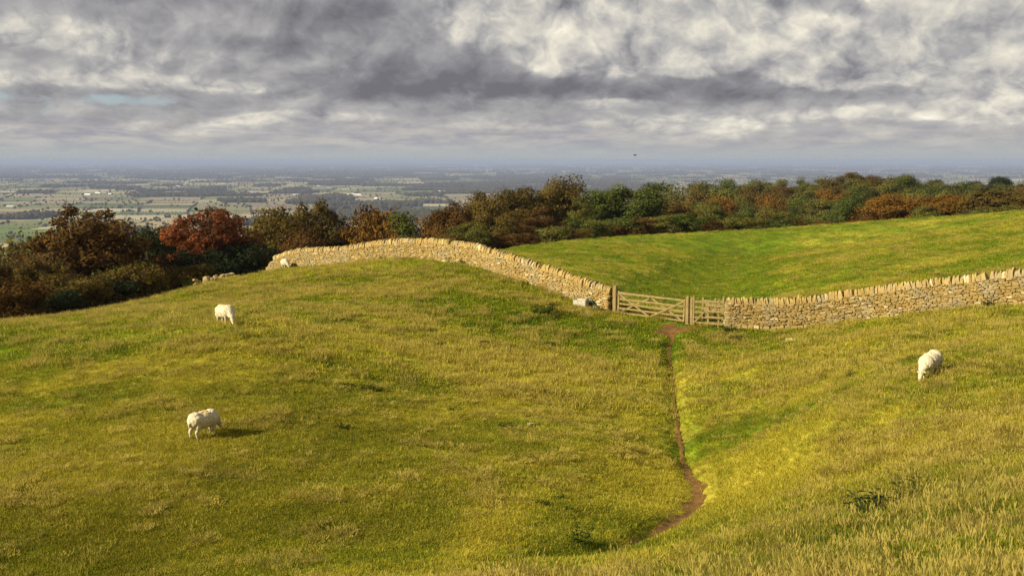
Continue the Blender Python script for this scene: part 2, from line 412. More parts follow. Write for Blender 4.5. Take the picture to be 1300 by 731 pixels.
# ------------------------------------------------------------------ materials
def new_mat(name):
    m = bpy.data.materials.new(name); m.use_nodes = True; t = NT(m.node_tree); t.n.clear()
    return m, t
def finish(t, shader, vol=False):
    o = t.new('ShaderNodeOutputMaterial'); t.l.new(shader, o.inputs['Volume' if vol else 'Surface'])
def bsdf(t, col, rough=0.9, normal=None, spec=0.2):
    b = t.new('ShaderNodeBsdfPrincipled'); 
    if isinstance(col, tuple): col = col + (1,)
    t.put(b.inputs['Base Color'], col); t.put(b.inputs['Roughness'], rough); b.inputs['Specular IOR Level'].default_value = spec
    if normal is not None: t.l.new(normal, b.inputs['Normal'])
    return b.outputs[0]

C_GREEN = (.135, .195, .004); C_STRAW = (.520, .430, .046); C_BROWN = (.175, .125, .012); C_LUSH = (.055, .115, .003)
def sward_colour(t, dry, brown, pos, hi=1.0):
    n1 = t.noise(t.vm('MULTIPLY', pos, (.7, 1.25, 1.0)), 1.5, 6, .68); n2 = t.noise(pos, 7.0, 4, .65); n3 = t.noise(pos, 28.0, 2, .6)
    k = t.m('ADD', dry, t.m('MULTIPLY', t.m('SUBTRACT', n1, .5), 1.9 * hi))
    k = t.m('ADD', k, t.m('MULTIPLY', t.m('SUBTRACT', n2, .5), 1.1 * hi))
    k = t.m('ADD', k, t.m('MULTIPLY', t.m('SUBTRACT', n3, .5), .5 * hi))
    k = t.m('ADD', t.m('MULTIPLY', t.m('SUBTRACT', k, .5), 1.35), .42, clamp=True)
    g = t.mix(t.mapr(t.noise(pos, .5, 3, .5), .35, .65), C_LUSH, C_GREEN)
    c = t.mix(k, g, C_STRAW)
    b = t.m('ADD', brown, t.m('MULTIPLY', t.m('SUBTRACT', t.noise(pos, 2.3, 5, .66), .5), 1.5), clamp=True)
    return t.mix(t.m('MULTIPLY', b, .65), c, C_BROWN)

def ground_material():
    m, t = new_mat('pasture ground')
    pos = t.geo()['Position']
    c = sward_colour(t, t.attr('dry')['Fac'], t.attr('brown')['Fac'], pos)
    # beyond the fields: rough wooded scarp and the plain below
    x, y, z = t.sep(pos)
    far = t.mapr(z, -19.0, -13.0, 1.0, 0.0)
    scarp = t.mix(t.noise(pos, .02, 5, .6), (.035, .045, .018), (.11, .10, .035))
    c = t.mix(far, c, scarp)
    h = t.m('ADD', t.noise(pos, 9, 5, .7), t.m('MULTIPLY', t.noise(pos, 40, 3, .7), .6))
    finish(t, bsdf(t, c, .95, t.bump(h, .9, .07), .1))
    return m

def grass_material():
    m, t = new_mat('grass blades')
    pos = t.geo()['Position']
    dry = t.attr('dry', 'INSTANCER')['Fac']; brown = t.attr('brown', 'INSTANCER')['Fac']
    one = t.new('ShaderNodeObjectInfo').outputs['Random']
    dry = t.m('ADD', dry, t.m('MULTIPLY', t.m('SUBTRACT', one, .5), .75))
    c = sward_colour(t, dry, brown, pos)
    c = t.mix(t.mapr(t.m('FRACT', t.m('MULTIPLY', one, 17.3)), .78, .90, 0, .6), c, (.045, .060, .006))
    rnd = t.geo()['Random Per Island']
    c = t.mix(t.mapr(t.m('SUBTRACT', t.m('ADD', dry, .10), rnd), -.12, .12, 0, .62), c, C_STRAW)
    c = t.mix(t.mapr(rnd, .55, .95, 0, .6), c, C_GREEN)
    c = t.mix(t.m('MULTIPLY', t.attr('seed')['Fac'], .9), c, (.42, .315, .085))
    h = t.attr('tip')['Fac']
    c = t.mix(t.m('MULTIPLY', h, .35), c, (.30, .25, .04))
    d = t.new('ShaderNodeBsdfDiffuse'); t.put(d.inputs[0], c)
    tr = t.new('ShaderNodeBsdfTranslucent'); t.put(tr.inputs[0], c)
    mx = t.new('ShaderNodeMixShader'); mx.inputs[0].default_value = .42
    t.l.new(d.outputs[0], mx.inputs[1]); t.l.new(tr.outputs[0], mx.inputs[2])
    finish(t, mx.outputs[0])
    return m

def stone_material():
    m, t = new_mat('cotswold limestone')
    g = t.geo(); pos = g['Position']; oi = t.new('ShaderNodeObjectInfo').outputs
    r = t.m('FRACT', t.m('ADD', t.m('MULTIPLY', g['Random Per Island'], 7.31), t.m('MULTIPLY', oi['Random'], 3.77)))
    r2 = t.m('FRACT', t.m('MULTIPLY', r, 13.7))
    c = t.mix(r, (.265, .180, .050), (.355, .255, .088))
    c = t.mix(t.mapr(r2, .72, .95), c, (.33, .20, .065))
    c = t.mix(t.mapr(t.m('FRACT', t.m('MULTIPLY', r, 29.3)), .90, .97), c, (.50, .41, .23))
    n = t.noise(pos, 14, 6, .65)
    c = t.mix(t.mapr(n, .50, .72, 0, .55), c, (.25, .165, .06))
    lich = t.mapr(t.noise(pos, 31, 4, .6), .60, .70, 0, .4)
    c = t.mix(lich, c, (.44, .38, .24))
    c = t.mix(t.mapr(t.noise(pos, .9, 5, .65), .46, .66, 0, .60), c, (.27, .235, .150))
    c = t.mix(t.mapr(t.noise(pos, 5.5, 5, .7), .60, .70, 0, .75), c, (.135, .105, .055))
    h = t.m('ADD', t.noise(pos, 30, 6, .7), t.m('MULTIPLY', n, .8))
    finish(t, bsdf(t, c, .92, t.bump(h, .7, .03), .15))
    return m

def plain_mat(name, c0, c1, scale=8, rough=.85, bump=.4, stretch=(1, 1, 1), dark=None):
    m, t = new_mat(name)
    pos = t.new('ShaderNodeTexCoord').outputs['Object']
    p2 = t.vm('MULTIPLY', pos, stretch)
    n = t.noise(p2, scale, 6, .62)
    c = t.mix(t.mapr(n, .3, .7), c0, c1)
    if dark: c = t.mix(t.mapr(t.noise(pos, scale * 3, 4, .7), .55, .75, 0, .7), c, dark)
    finish(t, bsdf(t, c, rough, t.bump(n, bump, .01), .2))
    return m

def leaf_material(name, c0, c1, c2):
    m, t = new_mat(name)
    g = t.geo(); oi = t.new('ShaderNodeObjectInfo').outputs
    cl = t.attr('clump')['Fac']
    c = t.mix(t.mapr(cl, .15, .85, 0, 1, False), c0, c1)
    c = t.mix(t.m('MULTIPLY', t.m('POWER', g['Random Per Island'], 2.0), .75), c, c2)
    c = t.mix(t.m('MULTIPLY', oi['Random'], .35), c, t.mix(.5, c0, c2))
    d = t.new('ShaderNodeBsdfDiffuse'); t.put(d.inputs[0], c)
    tr = t.new('ShaderNodeBsdfTranslucent'); t.put(tr.inputs[0], c)
    mx = t.new('ShaderNodeMixShader'); mx.inputs[0].default_value = .22
    t.l.new(d.outputs[0], mx.inputs[1]); t.l.new(tr.outputs[0], mx.inputs[2])
    finish(t, mx.outputs[0])
    return m

M = {}
M['ground'] = ground_material(); M['grass'] = grass_material(); M['stone'] = stone_material()
M['core'] = plain_mat('wall hearting', (.10, .07, .028), (.17, .12, .05), 12)
M['wood'] = plain_mat('weathered oak', (.175, .120, .040), (.29, .215, .082), 9, .8, .5, (1, 1, 1), (.10, .075, .035))
M['iron'] = plain_mat('rusty iron', (.06, .045, .035), (.13, .08, .05), 20, .7)
M['concrete'] = plain_mat('weathered concrete', (.33, .30, .22), (.50, .46, .35), 7, .9, .5, (1, 1, 1), (.20, .18, .13))
M['water'] = plain_mat('trough water', (.02, .025, .025), (.03, .035, .03), 3, .12, .05)
M['hose'] = plain_mat('blue green water pipe', (.05, .15, .13), (.08, .20, .17), 10, .5)
M['bark'] = plain_mat('bark', (.055, .042, .026), (.13, .10, .062), 6, .95, .6, (1, 1, .3))
M['dirt'] = plain_mat('trodden red earth', (.085, .040, .008), (.165, .085, .020), 5, .98, .9, (1, 1, 1), (.09, .05, .018))
LEAF = {
    'russet': leaf_material('russet beech leaves', (0.0454, 0.0242, 0.0076), (0.0945, 0.0469, 0.0121), (0.1285, 0.0718, 0.0166)),
    'brown': leaf_material('brown olive leaves', (0.0480, 0.0350, 0.0092), (0.1061, 0.0692, 0.0148), (0.1383, 0.0969, 0.0203)),
    'red': leaf_material('red hawthorn leaves', (0.0765, 0.0216, 0.0090), (0.1665, 0.0405, 0.0126), (0.1980, 0.0765, 0.0225)),
    'orange': leaf_material('orange beech leaves', (0.0869, 0.0393, 0.0076), (0.1663, 0.0794, 0.0129), (0.1966, 0.1096, 0.0189)),
    'green': leaf_material('dark green leaves', (0.0285, 0.0417, 0.0088), (0.0681, 0.0856, 0.0165), (0.1098, 0.1153, 0.0220)),
    'olive': leaf_material('olive green leaves', (0.0527, 0.0527, 0.0110), (0.1153, 0.1054, 0.0198), (0.1537, 0.1373, 0.0274)),
    'dark': leaf_material('dark needles and shaded scrub', (0.0126, 0.0198, 0.0090), (0.0270, 0.0360, 0.0126), (0.0405, 0.0450, 0.0162)),
}

# ------------------------------------------------------------------ ground sheet to the horizon
def axis(lo, hi, step, end_lo, end_hi, grow, f0, f1, fine):
    a = list(np.arange(lo, f0, step)) + list(np.arange(f0, f1, fine)) + list(np.arange(f1, hi + 1e-6, step))
    s = step
    while a[-1] < end_hi: s *= grow; a.append(a[-1] + s)
    s = step; pre = []
    c = a[0]
    while c > end_lo: s *= grow; c -= s; pre.append(c)
    return np.array(pre[::-1] + a)
gx = axis(-46, 48, .36, -75000, 75000, 1.075, 1.0, 9.6, .13)
gy = axis(7, 92, .34, -3000, 72000, 1.055, 15.5, 50.5, .17)
XX, YY = np.meshgrid(gx, gy)
ZZ = H(XX, YY)
nx_, ny_ = len(gx), len(gy)
idx = np.arange(nx_ * ny_).reshape(ny_, nx_)
FF = np.stack([idx[:-1, :-1], idx[:-1, 1:], idx[1:, 1:], idx[1:, :-1]], -1).reshape(-1, 4)
gme = npmesh('pasture', np.stack([XX, YY, ZZ], -1).reshape(-1, 3), FF, True)
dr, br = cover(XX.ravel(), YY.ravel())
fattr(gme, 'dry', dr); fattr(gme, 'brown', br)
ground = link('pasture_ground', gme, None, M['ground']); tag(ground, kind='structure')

# dirt path, a ribbon pressed into the turf
def build_path():
    n = len(PATH_L); tn = np.gradient(PATH_L, axis=0); tn /= np.linalg.norm(tn, axis=1)[:, None]; nm = np.stack([-tn[:, 1], tn[:, 0]], 1)
    s = PATH_S / PATH_S[-1]
    w = np.interp(s, [0, .03, .08, .2, .35, .55, .66, .74, .84, .95, 1], [.55, .30, .13, .085, .07, .09, .17, .33, .32, .24, .10])
    k = 9; V = []
    for j in range(k):
        f = j / (k - 1) * 2 - 1
        rag = 1 + .9 * (vnoise(PATH_S * 2.2, np.full(n, 3.0 + (5 if f > 0 else 0)), 7) - .5) + .8 * (vnoise(PATH_S * 6, np.full(n, 1.0 + (5 if f > 0 else 0)), 8) - .5)
        P = PATH_L + nm * (f * w * rag)[:, None]
        z = H(P[:, 0], P[:, 1]) + .035 * (1 - f * f) + .006 - .03 * (abs(f) > .9)
        V.append(np.stack([P[:, 0], P[:, 1], z], 1))
    V = np.stack(V, 1).reshape(-1, 3); ii = np.arange(n * k).reshape(n, k)
    F = np.stack([ii[:-1, :-1], ii[1:, :-1], ii[1:, 1:], ii[:-1, 1:]], -1).reshape(-1, 4)
    o = link('dirt_path', npmesh('dirt_path', V, F, True), None, M['dirt']); tag(o, kind='structure')
    # worn earth in the gateway
    vs_, fs_ = [], []
    c = at(858, 417, 48.6); rings = 7; seg = 30
    for r in range(rings):
        for q in range(seg):
            a = q / seg * 2 * math.pi; R = (r / (rings - 1)) * (1 + .5 * (float(vnoise(np.array([math.cos(a) * 2 + 9]), np.array([math.sin(a) * 2 + 4]), 3)[0]) - .5))
            x = c.x + math.cos(a) * R * 1.5; y = c.y + math.sin(a) * R * .55 + .1 * math.cos(a)
            vs_.append((x, y, gz(x, y) + .03 * (1 - (r / (rings - 1)) ** 2) + .012 - (.05 if r == rings - 1 else 0)))
    for r in range(rings - 1):
        for q in range(seg):
            fs_.append((r * seg + q, r * seg + (q + 1) % seg, (r + 1) * seg + (q + 1) % seg, (r + 1) * seg + q))
    o = link('gateway_earth', mesh('gateway_earth', vs_, fs_, True), None, M['dirt']); tag(o, kind='structure')
build_path()
# ------------------------------------------------------------------ the plain: fields, hedges, woods, sheds
def build_plain():
    rng = random.Random(5)
    leaves = []
    def split(q, depth):
        (a, b, c, d_) = q
        L1 = ((b - a).length + (c - d_).length) / 2; L2 = ((d_ - a).length + (c - b).length) / 2
        cy = max(1200.0, (a.y + c.y) / 2); cx = (a.x + c.x) / 2
        if cy < 50000 and abs(cx) - max(L1, L2) > .62 * cy + 900 and max(L1, L2) < 9000: return
        lim = max(230.0, .030 * cy) * rng.uniform(.8, 1.5)
        if max(L1, L2) < lim or depth > 16: leaves.append(q); return
        u = rng.uniform(.36, .64); v = min(.8, max(.2, u + rng.uniform(-.10, .10)))
        if L1 > L2 * rng.uniform(.8, 1.2):
            m1 = a.lerp(b, u); m2 = d_.lerp(c, v); split((a, m1, m2, d_), depth + 1); split((m1, b, c, m2), depth + 1)
        else:
            m1 = a.lerp(d_, u); m2 = b.lerp(c, v); split((a, b, m2, m1), depth + 1); split((m1, m2, c, d_), depth + 1)
    ang = math.radians(11)
    rot = Matrix.Rotation(ang, 2)
    def corner(x, y):
        v = rot @ Vector((x, y - 26000)); return Vector((v.x, v.y + 26000))
    split((corner(-45000, 1200), corner(45000, 1200), corner(45000, 50000), corner(-45000, 50000)), 0)
    pal = [((.16, .185, .05), 3), ((.12, .15, .04), 3), ((.38, .31, .17), 3), ((.50, .42, .26), 3), ((.26, .19, .11), 2), ((.20, .21, .08), 3), ((.30, .27, .12), 2), ((.07, .085, .04), 1)]
    bag = [c for c, n in pal for _ in range(n)]
    V, F, C = [], [], []
    P, S = [], []
    sheds = []
    zt = PLAIN
    def trees_line(p, q, gap, prob, size):
        n = int((q - p).length / gap)
        on = rng.random() < prob
        for i in range(n):
            if rng.random() < .08: on = rng.random() < prob
            if on:
                w = p.lerp(q, (i + rng.random()) / max(1, n))
                P.append((w.x + rng.uniform(-3, 3), w.y + rng.uniform(-3, 3), zt)); S.append(size * (rng.uniform(.75, 1.2) if rng.random() < .2 else rng.uniform(.25, .42)))
    for q in leaves:
        c = sum(q, Vector((0, 0))) / 4; d = c.y
        if d < 1200: continue
        u = 650 + FPX * c.x / max(d, 1); row = EYE_ROW + FPX * 180 / max(d, 1)
        belt = (540 < u < 790 and 224 < row < 246) or (420 < u < 640 and 262 < row < 280) or (900 < u < 1300 and 236 < row < 262 and rng.random() < .5) or (170 < u < 560 and 216 < row < 226 and rng.random() < .55)  # dark bands: cloud shadow on the plain put into woods and crop colours
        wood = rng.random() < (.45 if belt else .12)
        base = len(V)
        for p in q: V.append((p.x, p.y, zt))
        F.append((base, base + 1, base + 2, base + 3))
        col = rng.choice(bag)
        if belt: col = rng.choice(bag[:6] + [(.06, .07, .035)] * 4)  # darker crops stand in for the cloud shadow
        if 640 > u and 246 < row < 262 and rng.random() < .5: col = rng.choice([(.36, .30, .17), (.30, .25, .13), (.26, .21, .105)])
        if u < 90 and 282 < row < 300: col = (.125, .165, .028); wood = False
        if 160 < u < 240 and 278 < row < 292: col = (.40, .32, .15); wood = False
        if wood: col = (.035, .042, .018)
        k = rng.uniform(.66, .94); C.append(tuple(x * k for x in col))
        size = 7.0 * max(1.0, d / 9000.0); gap = 11 * max(1.0, d / 5500.0)
        if d < 26000:
            trees_line(q[0], q[1], gap, .75, size * .8); trees_line(q[1], q[2], gap, .65, size * .8)
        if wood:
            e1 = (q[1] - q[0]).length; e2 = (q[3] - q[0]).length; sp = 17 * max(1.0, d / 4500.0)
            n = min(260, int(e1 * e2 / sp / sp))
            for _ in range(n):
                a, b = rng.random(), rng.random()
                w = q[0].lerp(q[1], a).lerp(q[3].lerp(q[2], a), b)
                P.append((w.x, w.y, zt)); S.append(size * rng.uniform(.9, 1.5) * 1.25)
    m, t = new_mat('field crops')
    col = t.attr('crop')['Color']; pos = t.geo()['Position']
    n = t.noise(t.vm('MULTIPLY', pos, (.004, .012, .01)), 1.0, 5, .6)
    col = t.mix(t.mapr(n, .3, .7), t.mix(.35, col, (.02, .03, .01)), col)
    finish(t, bsdf(t, col, .95, None, .1))
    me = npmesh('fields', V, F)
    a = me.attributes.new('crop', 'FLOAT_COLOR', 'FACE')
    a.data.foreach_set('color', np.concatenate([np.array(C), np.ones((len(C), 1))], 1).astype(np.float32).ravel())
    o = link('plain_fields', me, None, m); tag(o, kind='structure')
    # tree clump that stands for one far hedgerow tree
    protos = bpy.data.collections.new('far tree shapes')
    for k in range(4):
        bm = bmesh.new()
        for b in range(3):
            r = rng.uniform(.55, .9)
            bmesh.ops.create_icosphere(bm, subdivisions=1, radius=r, matrix=Matrix.Translation((rng.uniform(-.5, .5), rng.uniform(-.5, .5), rng.uniform(.5, 1.0))) @ Matrix.Diagonal((1.2, 1.0, 1.05, 1)))
        for v in bm.verts: v.co += Vector((rng.uniform(-.15, .15), rng.uniform(-.15, .15), rng.uniform(-.15, .15)))
        me = bpy.data.meshes.new('far_tree'); bm.to_mesh(me); bm.free(); me.materials.append(far_leaf)
        protos.objects.link(bpy.data.objects.new('far_tree', me))
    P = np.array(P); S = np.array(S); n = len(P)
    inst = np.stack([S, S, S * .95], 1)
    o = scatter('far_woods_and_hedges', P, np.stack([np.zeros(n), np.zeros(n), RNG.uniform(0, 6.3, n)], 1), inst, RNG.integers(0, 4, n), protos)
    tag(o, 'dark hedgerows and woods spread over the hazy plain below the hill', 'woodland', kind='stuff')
    return n

def scatter(name, P, ROT, SCL, KIND, coll, extra=None):
    """one object whose points carry small instanced shapes (uncountable growth only)"""
    me = bpy.data.meshes.new(name); me.vertices.add(len(P)); me.vertices.foreach_set('co', np.asarray(P, np.float32).ravel())
    for nm, arr in (('rot', ROT), ('scl', SCL)):
        a = me.attributes.new(nm, 'FLOAT_VECTOR', 'POINT'); a.data.foreach_set('vector', np.asarray(arr, np.float32).ravel())
    a = me.attributes.new('kindi', 'INT', 'POINT'); a.data.foreach_set('value', np.asarray(KIND, np.int32))
    for k, v in (extra or {}).items(): fattr(me, k, v)
    me.update()
    o = link(name, me)
    ng = bpy.data.node_groups.new(name + ' growth', 'GeometryNodeTree')
    ng.interface.new_socket('Geometry', in_out='INPUT', socket_type='NodeSocketGeometry')
    ng.interface.new_socket('Geometry', in_out='OUTPUT', socket_type='NodeSocketGeometry')
    N = ng.nodes; L = ng.links
    gi = N.new('NodeGroupInput'); go = N.new('NodeGroupOutput')
    mp = N.new('GeometryNodeMeshToPoints'); L.new(gi.outputs[0], mp.inputs[0])
    ci = N.new('GeometryNodeCollectionInfo'); ci.inputs[0].default_value = coll; ci.inputs[1].default_value = True; ci.inputs[2].default_value = True
    ip = N.new('GeometryNodeInstanceOnPoints'); ip.inputs['Pick Instance'].default_value = True
    L.new(mp.outputs[0], ip.inputs['Points']); L.new(ci.outputs[0], ip.inputs['Instance'])
    def na(nm, typ):
        n = N.new('GeometryNodeInputNamedAttribute'); n.data_type = typ; n.inputs[0].default_value = nm; return n.outputs[0]
    L.new(na('kindi', 'INT'), ip.inputs['Instance Index'])
    e2r = N.new('FunctionNodeEulerToRotation'); L.new(na('rot', 'FLOAT_VECTOR'), e2r.inputs[0]); L.new(e2r.outputs[0], ip.inputs['Rotation'])
    L.new(na('scl', 'FLOAT_VECTOR'), ip.inputs['Scale'])
    L.new(ip.outputs[0], go.inputs[0])
    md = o.modifiers.new('growth', 'NODES'); md.node_group = ng
    return o

far_leaf = leaf_material('far foliage', (.028, .034, .014), (.055, .055, .020), (.08, .062, .022))
NFAR = build_plain()

# bright sheds and farm buildings scattered on the plain
def shed_mesh(w, l, h, rise):
    V = [(-l, -w, 0), (l, -w, 0), (l, w, 0), (-l, w, 0), (-l, -w, h), (l, -w, h), (l, w, h), (-l, w, h), (-l, 0, h + rise), (l, 0, h + rise)]
    walls = mesh('shed_wall', V, [(0, 1, 5, 4), (2, 3, 7, 6), (1, 2, 6, 9, 5), (3, 0, 4, 8, 7)])
    o_ = .6
    R = [(-l - o_, -w - o_, h - .25), (l + o_, -w - o_, h - .25), (l + o_, 0, h + rise + .15), (-l - o_, 0, h + rise + .15), (l + o_, w + o_, h - .25), (-l - o_, w + o_, h - .25)]
    R += [(x, y, z - .25) for x, y, z in R]
    roof = mesh('shed_roof', R, [(0, 1, 2, 3), (3, 2, 4, 5), (7, 6, 9, 8), (8, 9, 11, 10), (0, 6, 7, 1), (1, 7, 8, 2), (2, 8, 10, 4), (4, 10, 11, 5), (5, 11, 9, 3), (3, 9, 6, 0)])
    return walls, roof
M['shed_wall'] = plain_mat('pale shed cladding', (.62, .60, .54), (.74, .72, .66), .4)
M['shed_roof'] = plain_mat('pale sheet roofing', (.50, .50, .48), (.66, .65, .62), .3)
SHED_PX = [(166, 237.5, 1.4), (90, 231, .7), (13, 262, .6), (112, 247, .9), (125, 245, .8), (140, 246, .6), (225, 236, .6), (237, 232, .7), (250, 230, .6), (300, 246, .7), (318, 245, .8), (430, 247, .8), (440, 247.5, .7), (452, 247, .8), (456, 247.5, .6),
           (515, 246.5, .8), (535, 246, .6), (562, 244, 1.2), (575, 244, 1.4), (590, 244.5, 1.1), (375, 247, .6), (418, 238, .6), (404, 236, .5), (640, 210.5, 2.2), (655, 210.5, 2.0), (930, 217, 1.6), (960, 216, 1.5), (1000, 222, 1.0), (480, 252, .7), (350, 240, .6), (283, 233, .6)]
w0, r0 = shed_mesh(10, 26, 6, 3.0)
w0.materials.append(M['shed_wall']); r0.materials.append(M['shed_roof'])
for i, (u, v, k) in enumerate(SHED_PX):
    d = FPX * 180 / (v - EYE_ROW); p = at(u, v, d)
    e = bpy.data.objects.new('farm_shed', None); COL.objects.link(e)
    e.location = (p.x, p.y, PLAIN + .02); e.rotation_euler = (0, 0, random.uniform(-.5, .5)); e.scale = (k * random.uniform(.7, 1.2),) * 2 + (min(1.2, k),)
    tag(e, 'pale roofed farm shed far off on the hazy plain', 'shed', 'pale sheds scattered over the plain')
    link('wall', w0, e); link('roof', r0, e)

# ------------------------------------------------------------------ drystone walls
def stone_variants(n, seed):
    rng = random.Random(seed); out = []
    for k in range(n):
        bm = bmesh.new(); bmesh.ops.create_cube(bm, size=1.0)
        for v in bm.verts: v.co += Vector((rng.uniform(-.09, .05) * (1 if v.co.x > 0 else -1), rng.uniform(-.10, .10), rng.uniform(-.13, .07) * (1 if v.co.z > 0 else -1)))
        bmesh.ops.bevel(bm, geom=bm.edges[:], offset=.075, segments=1, affect='EDGES')
        bmesh.ops.triangulate(bm, faces=bm.faces[:])
        me = bpy.data.meshes.new('stone'); bm.to_mesh(me); bm.free(); me.materials.append(M['stone']); out.append(me)
    return out
def coping_variants(n, seed):
    """upright slab with a rough rounded head: x along the wall, y across, z up, unit box on its foot"""
    rng = random.Random(seed); out = []
    for k in range(n):
        prof = [(-.5, 0), (.5, 0), (.5 + rng.uniform(-.06, .04), .40 + rng.uniform(-.1, .1)), (.40 + rng.uniform(-.08, .06), .72 + rng.uniform(-.08, .08)), (.16 + rng.uniform(-.1, .1), .96 + rng.uniform(-.08, .05)), (-.16 + rng.uniform(-.1, .1), .98 + rng.uniform(-.1, .05)), (-.42 + rng.uniform(-.06, .08), .70 + rng.uniform(-.1, .1)), (-.5 + rng.uniform(-.03, .06), .38 + rng.uniform(-.1, .1))]
        V = []
        for s in (-1, 1):
            for (y, z) in prof: V.append((s * (.5 - rng.uniform(0, .16) - .42 * max(0, z - .62)), y + rng.uniform(-.02, .02), z))
        n8 = len(prof); F = [tuple(range(n8))[::-1], tuple(range(n8, 2 * n8))]
        for i in range(n8): F.append((i, (i + 1) % n8, n8 + (i + 1) % n8, n8 + i))
        me = mesh('coping_stone', V, F); me.materials.append(M['stone']); out.append(me)
    return out
STONES = stone_variants(12, 3); COPES = coping_variants(12, 4)
def arrays(me):
    v = np.empty(len(me.vertices) * 3); me.vertices.foreach_get('co', v); me.calc_loop_triangles()
    f = np.empty(len(me.loop_triangles) * 3, np.int32); me.loop_triangles.foreach_get('vertices', f)
    return v.reshape(-1, 3), f.reshape(-1, 3)
STONE_ARR = [arrays(m) for m in STONES]

def drystone(name, label, line_xy, height, seed, ragged=None, cope_gap=.115, end_faces=(True, True), group=None, cope_h=.36):
    rng = random.Random(seed)
    L, S = smooth_poly(line_xy, .10, 14); n = len(L)
    tan = np.gradient(L, axis=0); tan /= np.linalg.norm(tan, axis=1)[:, None]
    nrm = np.stack([tan[:, 1], -tan[:, 0]], 1)
    if (nrm * -L).sum() < 0: nrm = -nrm                       # front faces the viewer's field
    base = np.minimum(H(L[:, 0] + nrm[:, 0] * .3, L[:, 1] + nrm[:, 1] * .3), H(L[:, 0], L[:, 1])) - .06
    for _ in range(25): base[1:-1] = .5 * base[1:-1] + .25 * (base[:-2] + base[2:])
    slope = np.gradient(base, S)
    total = S[-1]
    def hgt(s):
        h = height
        if ragged: h *= float(np.interp(s, *ragged))
        return h + .05 * (vnoise(np.array([s * .7]), np.array([seed * 1.0]), 2)[0] - .5)
    def frame(s):
        k = lambda a: float(np.interp(s, S, a))
        p = Vector((k(L[:, 0]), k(L[:, 1]), k(base))); t = Vector((k(tan[:, 0]), k(tan[:, 1]), 0)).normalized(); nn = Vector((k(nrm[:, 0]), k(nrm[:, 1]), 0)).normalized()
        return p, t, nn, k(slope)
    def half(v): return .33 - .10 * v / height
    root = bpy.data.objects.new(name, None); COL.objects.link(root); p0 = frame(total / 2)[0]; root.location = p0
    inv = Matrix.Translation(-p0)
    tag(root, label, 'stone wall', group)
    # hearting
    V, F = [], []
    for i in range(0, n, 4):
        s = S[i]; p, t, nn, sl = frame(s); h = hgt(s) - .03
        for (o_, z) in ((half(0) - .09, -.25), (half(h) - .09, h), (-half(h) + .09, h), (-half(0) + .09, -.25)): V.append(p + nn * o_ + Vector((0, 0, z)) - p0)
    m_ = len(V) // 4
    for i in range(m_ - 1):
        for j in range(4): F.append((4 * i + j, 4 * i + (j + 1) % 4, 4 * i + 4 + (j + 1) % 4, 4 * i + 4 + j))
    F += [(0, 1, 2, 3), (4 * m_ - 1, 4 * m_ - 2, 4 * m_ - 3, 4 * m_ - 4)]
    link('hearting', mesh('hearting', V, F), root, M['core'])
    mats = []
    def put(s, v, l, h, depth, side, endface=0):
        p, t, nn, sl = frame(s)
        up = Vector((0, 0, 1)); tt = (t + up * sl * .92).normalized()
        proud = rng.uniform(-.02, .035) - (.0 if rng.random() < .9 else .03)
        if endface:
            c = p + t * (endface * (-depth / 2 + .02 + proud)) + up * (v + h / 2) + nn * side
            X, Y = nn, t * endface
        else:
            c = p + nn * (side * (half(v) - depth / 2 + proud)) + up * (v + h / 2); X, Y = tt, nn * side
        Z = X.cross(Y); 
        if Z.z < 0: X = -X; Z = X.cross(Y)
        R = Matrix((X, Y, Z)).transposed().to_4x4()
        R = R @ Euler((rng.uniform(-.06, .06), rng.uniform(-.05, .05), rng.uniform(-.07, .07))).to_matrix().to_4x4()
        mats.append((l * h if side > 0 and not endface else 0, Matrix.Translation(c) @ R @ Matrix.Diagonal((l, depth, h, 1))))
    for side in (1, -1):
        v = -.12
        hmax = height + .05
        while v < hmax:
            h = rng.uniform(.040, .085) if v > .12 else rng.uniform(.10, .19)
            s = rng.uniform(0, .2)
            while s < total:
                l = min(.85, rng.uniform(.13, .36) * (1.35 if rng.random() < .18 else 1) * (1.25 if side < 0 else 1))
                hh = h * rng.uniform(.80, 1.12)
                top = hgt(s + l / 2)
                if v + hh * .55 < top and s + l * .6 < total:
                    if hh > .10 and rng.random() < .25:
                        put(s + l / 2, v, l - .012, hh * .48, rng.uniform(.16, .24), side); put(s + l / 2 + rng.uniform(-.04, .04), v + hh * .5, l * .9, hh * .46, rng.uniform(.16, .24), side)
                    else: put(s + l / 2, v, l - rng.uniform(.004, .022), hh, rng.uniform(.16, .26), side)
                s += l
            v += h + .004
    for k, (e, s) in enumerate(((-1, .04), (1, total - .04))):
        if not end_faces[k]: continue
        v = -.1; top = hgt(s)
        while v < top - .03:
            h = rng.uniform(.07, .14); w = 2 * half(v) + .03; c = rng.uniform(-.1, .1)
            put(s, v, w / 2 + c - .01, h, .3, -w / 4 + c / 2, e); put(s, v, w / 2 - c - .01, h, .3, w / 4 + c / 2, e)
            v += h + .004
    order = sorted(range(len(mats)), key=lambda i: -mats[i][0])
    chosen = set(order[:295])
    VV, FX, off = [], [], 0
    for i, (a, mt) in enumerate(mats):
        k = rng.randrange(len(STONES))
        if i in chosen:
            o = link('stone', STONES[k], root); o.matrix_basis = inv @ mt
        else:
            v, f = STONE_ARR[k]; A = np.array(inv @ mt)
            VV.append(v @ A[:3, :3].T + A[:3, 3]); FX.append(f + off); off += len(v)
    o = link('walling', npmesh('walling', np.concatenate(VV), np.concatenate(FX)), root, M['stone']); tag(o, kind='stuff')
    # coping: slabs set on edge
    s = .08; nc = 0
